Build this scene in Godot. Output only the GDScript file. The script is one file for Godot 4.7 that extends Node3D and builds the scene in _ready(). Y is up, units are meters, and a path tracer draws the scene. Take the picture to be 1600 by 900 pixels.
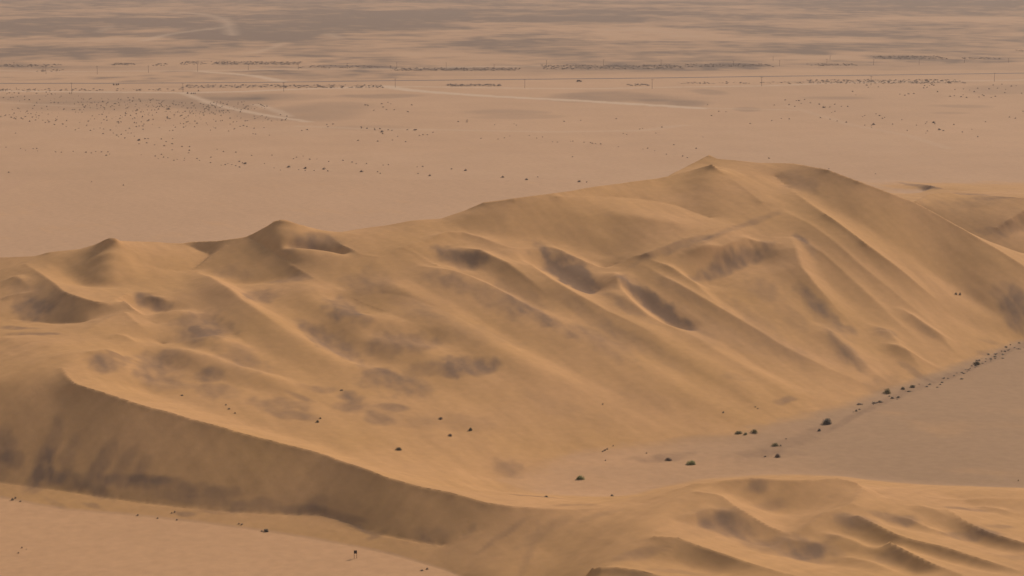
extends Node3D
# Sand dunes beside a gravel plain, seen with a long lens from a higher dune.
# All tables are metres: x to the right, d the distance away from the viewpoint (z = -d), heights above the plain.

const LINES := [
	["crest", [-205.2, 747.5, 18, -184.4, 742.5, 22, -170.7, 739.1, 24, -157.3, 731.6, 25.5, -152.4, 728.6, 27, -142.2, 730.5, 28, -136.1, 726.2, 30.3, -131.7, 719.4, 32.8, -130.3, 718.8, 33.3, -128.4, 718.8, 33.2, -127.3, 721.4, 32, -124.3, 736.9, 30, -117.6, 741.9, 29, -110, 740.9, 28.5, -106.9, 741.9, 29, -97.6, 736.2, 30, -87.6, 732.4, 32, -80, 731.1, 36, -78.3, 730.8, 37.2, -76.5, 730.3, 37.8, -74.4, 730.3, 37.8, -72.3, 730, 37.2, -70.5, 730.5, 36.5, -65.6, 734.5, 34.5, -60, 744.2, 31.5, -47.2, 744.7, 33.6, -34.4, 747.4, 35.2, -23.8, 751.1, 35.6, -16.3, 757, 37.5, -9.8, 754.8, 40.6, 0, 754.9, 41.9, 13.2, 764.1, 42.6, 36.3, 790.5, 43, 56.7, 805.8, 44.1, 59.8, 817.2, 44.3, 65.9, 835.8, 45, 74.8, 847, 48, 77.2, 841.3, 47.1, 82.8, 837.5, 47, 91.8, 831.4, 46.4, 104.1, 825.5, 47, 113.1, 804.7, 47, 122.7, 791.8, 44, 133.4, 787, 40.2, 141.8, 785.5, 37.2]],
	["crest", [141.8, 785.5, 37.2, 149.2, 779.6, 33.6, 155.9, 773.3, 29.9, 167.2, 762.8, 23.5, 174.2, 753.9, 18.8, 188.2, 738.8, 10, 203.9, 732.4, 2]],
	["crest", [56.6, 805.7, 44, 65.2, 811.5, 45.6, 72.2, 806.9, 48.4]],
	["crest", [72.2, 806.9, 48.4, 77, 801.4, 44.8, 81.8, 791, 41.8, 86.9, 775.5, 38.6]],
	["crest", [96.3, 814.3, 43.2, 98.2, 804.5, 41, 100.5, 785.5, 38.1, 107.2, 759.9, 34.5, 117.4, 740.5, 27.9, 127.1, 733.3, 21.2, 137.1, 723.1, 13.4]],
	["guide", [137.1, 723.1, 13.4, 145.3, 715.9, 7, 155.1, 702.8, 2]],
	["fold", [15.3, 761.8, 42.2, 25.4, 768.5, 41.2, 35.7, 776.8, 39.8, 47.1, 779.6, 38.8, 57.9, 774.1, 37.2, 68, 762.6, 34.6]],
	["guide", [28.4, 759.1, 39, 34.7, 753.7, 37.9, 45.1, 746.9, 37, 55.7, 744.3, 35.6]],
	["crest", [-35.2, 709.9, 31.5, -31.9, 713.1, 32.1, -27.9, 717, 32.6, -20.9, 726.8, 33.6, -16.4, 729, 33.3, -10.9, 726.3, 32.4, -5.2, 721.1, 31, 0, 717.7, 30, 8.3, 722.1, 29.6, 13, 725, 29.2, 18.7, 719.7, 27, 24.8, 714.7, 25, 29.9, 713.7, 23.9, 32.6, 715.3, 24.5, 39.3, 716.9, 27.4, 43.4, 715.8, 28.8]],
	["crest", [43.4, 715.8, 28.8, 50, 722.3, 30.2, 57.9, 730, 31.9, 66.2, 741.4, 33.6, 75.7, 751.6, 33.8, 85.4, 761, 34.8]],
	["guide", [203.8, 731.6, 0, 183.8, 719.6, 0, 165.3, 711.5, 0, 152.5, 690.3, 0, 135.9, 667.2, 0, 120.3, 645.6, 0, 109.8, 633.5, 0, 98.5, 613.9, 0, 87.1, 597.1, 0, 74.7, 581.2, 0, 61.6, 569.7, 0, 46.5, 567.8, 0.1, 32.6, 557.9, 0.2, 16.1, 548.3, 0.3, 4.7, 534.3, 0.4, -6.1, 524.4, 0.6]],
	["guide", [9.3, 529.4, 0, 31.6, 540, 0, 64, 546.8, 0, 101.2, 577.3, 0, 146.2, 627.1, 0, 191.4, 686, 0]],
	["guide", [12.1, 516.7, 0, 30.4, 518.6, 0, 47.1, 535.9, 0, 79.5, 542.7, 0, 102.4, 537.9, 0, 124.6, 531.3, 0, 149.5, 531.3, 0]],
	["guide", [31, 528.1, 0, 65.8, 562.4, 0, 88.3, 569.7, 0, 127.9, 627.1, 0, 180.5, 645.6, 0]],
	["guide", [-158.8, 567.7, 14, -140.5, 561.2, 17, -130.4, 559.8, 18.6, -123.8, 567.4, 20.3, -118.2, 577.1, 22, -113.7, 579.7, 22.2]],
	["crest", [-115.1, 563, 20.8, -112.4, 555.1, 20.2, -109, 548.8, 19.5, -101.3, 543.1, 18.7, -94, 537.4, 17.8, -76.8, 526.4, 15.4, -60.4, 516.6, 13.2, -44.5, 506.9, 11.6, -35, 497.8, 10.6, -28.8, 490.9, 9.9, -21.3, 484.8, 9.5, -14.1, 480, 9.1, -9.8, 476.2, 8.9, -5.5, 472.3, 8.6, 0, 469.8, 8.4, 6.9, 468.8, 8.1, 13.8, 468.7, 7.9, 20.7, 470.1, 7.9, 25.7, 472.5, 8, 29.3, 474.8, 8.4, 35.2, 479.3, 9.4, 40.3, 482.7, 10.3]],
	["guide", [-115.1, 563, 20.8, -113.7, 579.7, 22.2]],
	["fold", [-132.5, 525.6, 1.4, -121.9, 519.6, 1.3, -111.8, 514.8, 1.4, -96.7, 506.7, 1.3, -85.4, 501.5, 1.1, -72.9, 496.3, 1.1, -57.7, 490.7, 1.4, -42.9, 487, 1.9, -36.9, 482.2, 1.7, -30, 473.6, 1.4, -22, 467.1, 1.6, -15, 462.3, 1.8]],
	["fold", [-147.4, 523.6, 0, -130.4, 516.7, 0, -119.9, 510.6, 0, -109.4, 503.4, 0, -102.7, 499.3, 0, -87.2, 494.7, 0, -71.8, 488.6, 0, -54.4, 480.4, 0, -41.8, 472.9, 0, -33, 467.3, 0, -24.4, 460.7, 0, -13.3, 449.1, 0, -7.8, 441.2, 0, 0, 419.4, 0]],
	["guide", [-141.9, 503.4, 0, -115.7, 491.9, 0, -70.4, 478.2, 0, -32.6, 460.2, 0, -18.3, 443.5, 0, -9.9, 419.4, 0]],
	["guide", [-131.6, 445.8, 0, -105.3, 445.8, 0, -52.6, 445.8, 0, -25.3, 427.9, 0]],
	["guide", [-117.5, 395.9, 0, -94, 395.9, 0, -47, 395.9, 0, -11.7, 395.9, 0]],
	["guide", [-94.4, 563.6, 14.5, -75.4, 549.5, 12, -56.5, 537.3, 9, -39.9, 524.5, 7.5, -26.8, 507.9, 6.8, -14.7, 501.5, 5.5, -8.8, 498.8, 4.5]],
	["guide", [-8.6, 491.1, 6, 0, 492.1, 5, 10.1, 493.7, 4, 21.8, 495.1, 3.2, 29.3, 498.2, 3]],
	["guide", [-6, 510.7, 1.5, 7.5, 511.9, 0.6, 22.5, 510.6, 0.3, 30.1, 512.4, 0.3]],
	["guide", [-7.9, 445, 1.6, 6.5, 437.6, 2.4, 12.4, 418, 3]],
	["guide", [-5.4, 460.2, 4.2, 4, 454.4, 4.4, 9.3, 449.8, 4.3, 10.3, 434.1, 3.4]],
	["guide", [40.3, 482.1, 10.3, 35.9, 470.1, 10.3, 27.8, 450.4, 9.6, 20.3, 430.8, 8.3, 16.1, 419.7, 7.6, 11.7, 396.8, 7]],
	["crest", [40.3, 482.7, 10.3, 42.4, 481.7, 10.4, 46.8, 483.8, 10.6, 54.2, 486.2, 10.6, 62.7, 486.3, 10, 68.7, 488.3, 9.8, 73.2, 489.7, 9.9, 76.6, 488.1, 9.4, 78.1, 485.1, 8.4]],
	["guide", [78.3, 486.1, 8, 87.2, 495.4, 5.5, 95.4, 500, 4.5, 102.9, 500.8, 4, 112, 502.4, 3.6, 120.7, 501.8, 3.6, 141.3, 501.6, 3.5]],
	["guide", [46.8, 532, 0, 62.9, 536.6, 0, 80.2, 536.6, 0, 89.8, 528.1, 0, 99.8, 523.6, 0, 122.4, 521.7, 0, 146.6, 520.4, 0]],
	["guide", [23.3, 393.6, 8, 46.2, 390.4, 9, 69.9, 393.6, 8, 94, 396.8, 7, 113.7, 400.1, 6]],
	["crest", [40.3, 474, 10.6, 45, 471.6, 10.5, 47.2, 465.5, 9.8, 50.8, 460.4, 8.6, 53.8, 456.9, 7.6, 58.1, 453.4, 6.6]],
	["crest", [58.1, 453.4, 6.6, 62.6, 457.9, 7.6, 66.9, 464.7, 8.6, 71.1, 467.5, 9, 73.4, 470, 9.2, 78, 484.3, 8.6]],
	["guide", [54.4, 474.6, 6, 60.4, 472.2, 5.5, 67.2, 476.8, 6.6, 71.9, 480, 7.5]],
	["guide", [59.4, 464.3, 5.6, 58.5, 456.7, 6]],
	["guide", [34.9, 456.8, 8.6, 45.6, 456, 7, 53, 450.1, 5.6, 57.5, 443.2, 4.8, 66.8, 435.3, 4.4]],
	["crest", [28.5, 440, 10, 33.5, 437.8, 10.2, 38.1, 431.3, 10, 42.7, 426.5, 9.8, 49.5, 419.5, 9.2, 56.2, 414.1, 8.6]],
	["guide", [25.5, 432.8, 8, 32.9, 429.4, 7.4, 42.3, 421.8, 7]],
	["crest", [73.2, 461.3, 8.8, 76.3, 454.9, 8.4, 79.2, 448.3, 8, 82.4, 444.2, 7.9, 88.1, 439.7, 7.8, 94.1, 431.4, 7.5, 100.1, 424, 7, 106.9, 411, 7]],
	["guide", [70, 457.2, 6.4, 75.6, 450.1, 5.6, 80.8, 442.3, 5.6, 89.9, 435.7, 5.6, 98, 425.7, 5.2]],
	["crest", [81, 466.8, 7.2, 84.7, 464.7, 7.2, 87.9, 459.6, 6.6, 90.1, 457.2, 6.4]],
	["guide", [80.3, 462.9, 6, 85, 458.6, 5.6]],
	["crest", [94.2, 471.7, 7.2, 96.5, 462, 7.2, 100.1, 453.5, 7, 105.2, 446.7, 6.8, 113.3, 436.9, 6.6]],
	["guide", [92.5, 462.4, 5, 97.6, 454, 4.8, 104.7, 443.9, 4.6]],
	["guide", [101.5, 493.9, 3.2, 107.9, 483.1, 3.8, 116.5, 471.4, 4]],
	["crest", [76.9, 442.4, 8, 81.2, 430.3, 8.2, 86.6, 419, 8.2, 91.6, 407.7, 8]],
	["guide", [70.8, 445.2, 5.6, 76.8, 434.1, 5.4, 81.7, 425.7, 5.2]],
	["crest", [15.6, 423.1, 8.3, 19.9, 422.2, 8.8, 24.8, 420, 8.8, 31.8, 414.1, 8.6]],
	["guide", [18.6, 420.4, 7.4, 24.6, 417.2, 6.8]],
	["crest", [81.7, 488.1, 6.6, 84.8, 481.6, 6.8, 87.4, 479.8, 6.4]],
	["crest", [92.3, 491.5, 5, 97.6, 489, 5.2, 107, 492.5, 4.6, 116, 493.7, 4]],
	["crest", [-127.3, 721.4, 32, -124.6, 720.1, 30.3, -119.5, 714, 27.6, -115.9, 710.6, 25.6, -111.1, 709.6, 24.3]],
	["guide", [-137.7, 700.3, 22, -128.8, 684.7, 20.8, -122.8, 684.7, 20.8, -120.3, 693, 21.5]],
	["guide", [-144.5, 714.7, 25, -137.7, 700.3, 22]],
	["crest", [-110, 740.9, 28.5, -104.1, 736.2, 27, -99.5, 730.5, 26.3, -100.7, 723.4, 25.2, -103, 712.9, 23.6, -107.7, 710.2, 23.8]],
	["crest", [-103, 712.9, 23.6, -98.5, 723.2, 26.5, -93.7, 730.5, 29.5, -87.6, 732.4, 32]],
	["crest", [-157.8, 719, 25, -146.7, 695.3, 24.6, -141.1, 682.8, 24.3, -135.2, 667.7, 23.9, -129.9, 659.9, 23.6, -124, 654, 23.2, -119.6, 653.6, 22.7, -117.9, 662.4, 22.8, -116.5, 669, 23.3]],
	["fold", [-148.7, 657.6, 17.4, -135.9, 651, 17.2, -125.3, 645.2, 18]],
	["crest", [-120, 617.1, 19.8, -118.4, 628.2, 20.4, -115.6, 638.1, 21.3, -112.7, 642.9, 22, -107.1, 631.3, 20.6, -102.8, 623.8, 18.6, -97.8, 618.2, 16.5]],
	["crest", [-115, 656.4, 23, -111.9, 649.6, 22.2, -107, 642.2, 20.6, -102.4, 636.1, 19.4]],
	["guide", [-115.5, 664.6, 20.7, -107.1, 648.4, 18.6]],
	["guide", [-142.6, 614.2, 20.5, -133.6, 605.6, 20.6, -123.7, 595.6, 21]],
	["guide", [-142.9, 631.6, 18.7, -133.7, 622.7, 18.8]],
	["crest", [-111.2, 579.8, 22, -107.8, 584.6, 21.8, -104.6, 585.6, 20.4, -101.5, 585.1, 18.6]],
	["crest", [-87.6, 732.4, 32, -78.7, 717.6, 29.8, -68.8, 701.1, 27, -59.4, 684.8, 24.4, -49.5, 670.4, 22.3, -37.9, 653.7, 19.6]],
	["crest", [-65.6, 734.5, 34.5, -58.5, 724.9, 33, -52.5, 713.6, 31.2, -47.9, 705.9, 30, -41.6, 703.6, 29.5, -37.7, 706.7, 30.5, -35.2, 709.9, 31.5]],
	["crest", [-35.2, 709.9, 31.5, -29.5, 704.5, 30.2, -23.7, 695.1, 28.7]],
	["guide", [-72.3, 715.6, 28, -62.2, 718.8, 26.5, -51.3, 711.1, 24.5]],
	["guide", [-92.7, 697.1, 22.5, -82.6, 696.9, 21.5, -72.5, 697.1, 22.5]],
	["crest", [207.3, 1179.8, 0.5, 212.7, 1166.7, 1.6, 215.9, 1147.9, 3, 219, 1121.3, 4, 222.3, 1105.5, 4.5, 250.9, 1091.4, 5, 299.2, 1084.6, 5]],
	["crest", [163.9, 907.9, 23, 174.4, 930.7, 23.4, 182.6, 934.9, 23.6, 187.8, 933.6, 22.8, 200, 927.8, 22.8, 211.3, 919.2, 23, 224.5, 908.1, 23.5, 246.5, 893.2, 23.7]],
	["guide", [203.1, 1130.8, 0, 213.3, 1151, 0, 218.9, 1137, 0.6, 226.3, 1124.9, 1]],
	["guide", [160.1, 866.3, 4, 175.1, 866.3, 4, 188.6, 859.3, 3, 207.3, 854.3, 2, 232, 854.3, 2]],
	["crest", [194.6, 891.5, 14.6, 199.8, 895.5, 17.2, 208.1, 904.5, 20, 219.7, 909.4, 21.5]],
	["guide", [202.5, 889.6, 12, 212, 897.8, 13]],
	["guide", [-138.6, 716.9, 26.9, -134.3, 716.1, 28.4, -130, 709.9, 30.6, -127.3, 709.7, 31, -123.4, 713, 28.6, -119, 709.3, 26.6, -115.4, 708.6, 25.3]],
	["guide", [-136.3, 707, 25.5, -132.5, 706.1, 26.6, -128.5, 701.1, 28.1, -125.9, 701.2, 28.4, -122.3, 705.9, 27, -118.4, 704.6, 25.6, -114.9, 706.6, 25]],
	["guide", [-134, 697.1, 24, -130.7, 696.1, 24.7, -127, 692.3, 25.7, -124.5, 692.8, 25.9, -121.1, 698.9, 25.3, -117.9, 699.9, 24.5, -114.4, 704.6, 24.6]],
	["guide", [-131.7, 687.1, 22.6, -128.9, 686, 22.9, -125.5, 683.6, 23.2, -123.1, 684.4, 23.3, -120, 691.8, 23.7, -117.3, 695.2, 23.5, -113.9, 702.6, 24.3]],
	["guide", [-154.4, 704.4, 23.6, -146.2, 687.3, 23.2, -140.7, 676.7, 22.9, -135.4, 664.4, 22.6, -130, 657.4, 22.4, -124.3, 652.3, 22.2, -119.7, 652.5, 22]],
	["guide", [-153.1, 694.1, 22.2, -145.8, 679.3, 21.7, -140.3, 670.5, 21.5, -135.5, 661, 21.2, -130.1, 654.9, 21.2, -124.5, 650.5, 21.1, -119.9, 651.4, 21.2]],
	["guide", [-151.7, 683.8, 20.8, -145.3, 671.3, 20.3, -139.8, 664.4, 20, -135.6, 657.7, 19.9, -130.2, 652.5, 20, -124.8, 648.8, 20.1, -120, 650.4, 20.5]],
	["guide", [-150.3, 673.5, 19.4, -144.8, 663.4, 18.8, -139.4, 658.2, 18.6, -135.8, 654.3, 18.5, -130.4, 650, 18.8, -125.1, 647, 19, -120.1, 649.3, 19.7]],
	["guide", [-112.3, 547.1, 16.4, -100.4, 535.9, 15.2, -93.4, 530.7, 14.5, -76.3, 520.5, 12.5, -60.2, 511.6, 10.8, -44.5, 502.9, 9.7, -35.2, 494.4, 8.8, -28.9, 487.3, 8.2, -21.3, 481.1, 7.9, -14.1, 476.2, 7.6]],
	["guide", [-112.2, 539, 12.7, -99.4, 528.6, 11.7, -92.8, 524.1, 11.2, -75.9, 514.6, 9.7, -59.9, 506.5, 8.5, -44.4, 498.9, 7.7, -35.4, 491.1, 7, -29, 483.7, 6.5, -21.3, 477.5, 6.3, -14.2, 472.5, 6.2]],
	["guide", [-112, 531, 8.9, -98.5, 521.3, 8.3, -92.2, 517.4, 7.8, -75.4, 508.7, 6.8, -59.7, 501.4, 6.1, -44.4, 494.9, 5.8, -35.6, 487.8, 5.3, -29.1, 480.2, 4.8, -21.3, 473.9, 4.8, -14.2, 468.8, 4.7]],
	["guide", [-111.9, 522.9, 5.2, -97.6, 514, 4.8, -91.6, 510.7, 4.5, -74.9, 502.8, 4, -59.4, 496.4, 3.7, -44.4, 491, 3.8, -35.9, 484.4, 3.5, -29.1, 476.6, 3.1, -21.3, 470.2, 3.2, -14.2, 465, 3.3]],
	["guide", [113.1, 797.2, 44.3, 122.3, 784.6, 40.9, 132.4, 779.2, 36.8, 140.4, 777.1, 33.5, 148.4, 770.7, 29, 155.3, 763.6, 24.9, 165.3, 752.4, 19.2, 172.1, 745.1, 15.1, 187.7, 735, 8]],
	["guide", [113.1, 789.6, 41.6, 121.9, 777.5, 37.8, 131.3, 771.4, 33.5, 139, 768.7, 29.8, 147.6, 761.8, 24.4, 154.7, 754, 19.9, 163.5, 742, 14.9, 170.1, 736.3, 11.4, 187.3, 731.2, 6]],
	["guide", [113.1, 782, 38.8, 121.5, 770.3, 34.6, 130.3, 763.5, 30.1, 137.7, 760.4, 26.2, 146.7, 752.9, 19.8, 154.2, 744.3, 14.8, 161.6, 731.6, 10.6, 168, 727.5, 7.7, 186.8, 727.3, 4]],
	["guide", [113, 774.4, 36.1, 121.1, 763.2, 31.5, 129.2, 755.7, 26.8, 136.3, 752, 22.5, 145.9, 744, 15.2, 153.6, 734.6, 9.8, 159.7, 721.3, 6.3, 165.9, 718.7, 4, 186.4, 723.5, 2]],
	["guide", [-13.7, 747.2, 38.3, -0.4, 748.4, 39.3, 14.3, 754.2, 39.4, 26.8, 749, 36.7, 33.6, 746.5, 35, 43.8, 741.3, 34.9]],
	["guide", [-14.4, 743.7, 36.9, -0.8, 742, 36.8, 13.4, 747.6, 36.7, 25.3, 742.3, 34, 32.4, 739.3, 32.1, 42.4, 735.7, 32.9]],
	["guide", [-15.1, 740.3, 35.4, -1.3, 735.6, 34.4, 12.4, 741, 34, 23.8, 735.6, 31.2, 31.3, 732.2, 29.3, 41.1, 730.1, 30.8]],
	["guide", [-15.8, 736.9, 34, -1.7, 729.2, 31.9, 11.5, 734.4, 31.3, 22.3, 728.9, 28.5, 30.2, 725, 26.4, 39.7, 724.5, 28.8]],
	["guide", [55.6, 800.8, 42.9, 63.7, 804, 43.9, 70.8, 799, 45.8, 76.1, 793.4, 42.8, 81.4, 784.6, 40.4]],
	["guide", [54.6, 795.9, 41.8, 62.3, 796.5, 42.2, 69.4, 791, 43.3, 75.1, 785.3, 40.8, 81, 778.3, 38.9]],
	["guide", [53.7, 791, 40.8, 60.8, 789.1, 40.6, 67.9, 783, 40.7, 74.2, 777.2, 38.8, 80.6, 771.9, 37.5]],
	["guide", [52.7, 786.2, 39.7, 59.3, 781.6, 38.9, 66.5, 775, 38.2, 73.2, 769.1, 36.8, 80.2, 765.5, 36]],
	["guide", [-98.1, 718.9, 25.6, -93.3, 723.4, 27.9, -86.5, 724.7, 29.8, -77.7, 712.6, 28.2, -68.3, 699.4, 26.2]],
	["guide", [-97.6, 714.5, 24.6, -92.8, 716.3, 26.3, -85.5, 716.9, 27.6, -76.8, 707.6, 26.7, -67.7, 697.7, 25.5]],
	["guide", [-97.2, 710.2, 23.7, -92.4, 709.2, 24.8, -84.4, 709.1, 25.4, -75.9, 702.5, 25.1, -67.2, 696, 24.7]],
	["guide", [-96.8, 705.9, 22.7, -91.9, 702.1, 23.2, -83.3, 701.4, 23.2, -75, 697.5, 23.6, -66.6, 694.2, 24]],
	["guide", [-79.2, 727.3, 35.2, -74.4, 723.8, 36.4, -69.1, 724.4, 35.1, -64, 727.6, 33.4, -57.1, 720.4, 32.3]],
	["guide", [-78.4, 723.5, 34.3, -73.4, 719, 34.9, -67.7, 718.3, 33.7, -62.4, 720.7, 32.4, -55.8, 715.8, 31.5]],
	["guide", [-77.6, 719.8, 33.5, -72.3, 714.2, 33.3, -66.4, 712.2, 32.2, -60.8, 713.8, 31.3, -54.4, 711.3, 30.8]],
	["guide", [-76.8, 716, 32.6, -71.2, 709.3, 31.8, -65, 706.1, 30.8, -59.2, 706.9, 30.3, -53, 706.7, 30]],
	["guide", [47.7, 482.3, 9.9, 54.3, 483.9, 9.7, 62.3, 483.7, 9.1, 67.9, 485.5, 9, 72.3, 487, 9.3, 75.8, 486.3, 9.1]],
	["guide", [48.5, 480.8, 9.2, 54.5, 481.6, 8.8, 61.8, 481.1, 8.2, 67.2, 482.8, 8.3, 71.3, 484.3, 8.7, 75.1, 484.4, 8.8]],
	["guide", [49.4, 479.3, 8.4, 54.7, 479.3, 7.8, 61.4, 478.5, 7.3, 66.4, 480.1, 7.5, 70.4, 481.7, 8.2, 74.3, 482.5, 8.4]],
	["guide", [50.2, 477.8, 7.7, 54.9, 477, 6.9, 61, 475.9, 6.4, 65.6, 477.4, 6.8, 69.5, 479, 7.6, 73.6, 480.7, 8.1]],
	["guide", [-215, 783.5, 0, -195.3, 786.5, 0, -181.7, 787.1, 0, -168.3, 782.6, 0, -163.7, 782.6, 0, -153.1, 786.5, 0, -147.5, 786.8, 0, -143.7, 785, 0, -142.4, 785.4, 0, -140.3, 785.2, 0, -138.6, 785.4, 0, -134.4, 796.9, 0, -126.8, 799.9, 0, -118.5, 797.9, 0, -115.3, 799.9, 0, -105.6, 796.2, 0, -95.2, 796.4, 0, -87.9, 803.1, 0, -86.2, 805.2, 0, -84.4, 805.9, 0, -82.1, 805.9, 0, -79.7, 804.4, 0, -77.5, 803.5, 0, -71.7, 803.5, 0, -65.1, 807.2, 0, -51.4, 811.9, 0, -37.7, 817.8, 0, -26, 822.3, 0, -17.9, 832, 0, -10.8, 836, 0, 0, 838.7, 0, 14.6, 849.3, 0, 40.3, 876.5, 0, 62.9, 894, 0, 66.3, 905.8, 0, 73, 925.8, 0, 83.2, 943, 0, 85.8, 935.5, 0, 92.1, 931.5, 0, 102, 924.2, 0, 116, 919.5, 0, 126.3, 898.7, 0, 136.4, 879.8, 0, 147, 867.4, 0, 155.2, 859.9, 4]],
	["guide", [-260, 370, 0, 360, 370, 0, 360, 1204, 0, -260, 1204, 0, -260, 370, 0]],
	["guide", [-260, 900, 0, 60, 900, 0]],
	["guide", [-260, 1000, 0, 120, 1000, 0]],
	["guide", [-260, 1100, 0, 120, 1100, 0]],
]
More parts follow.
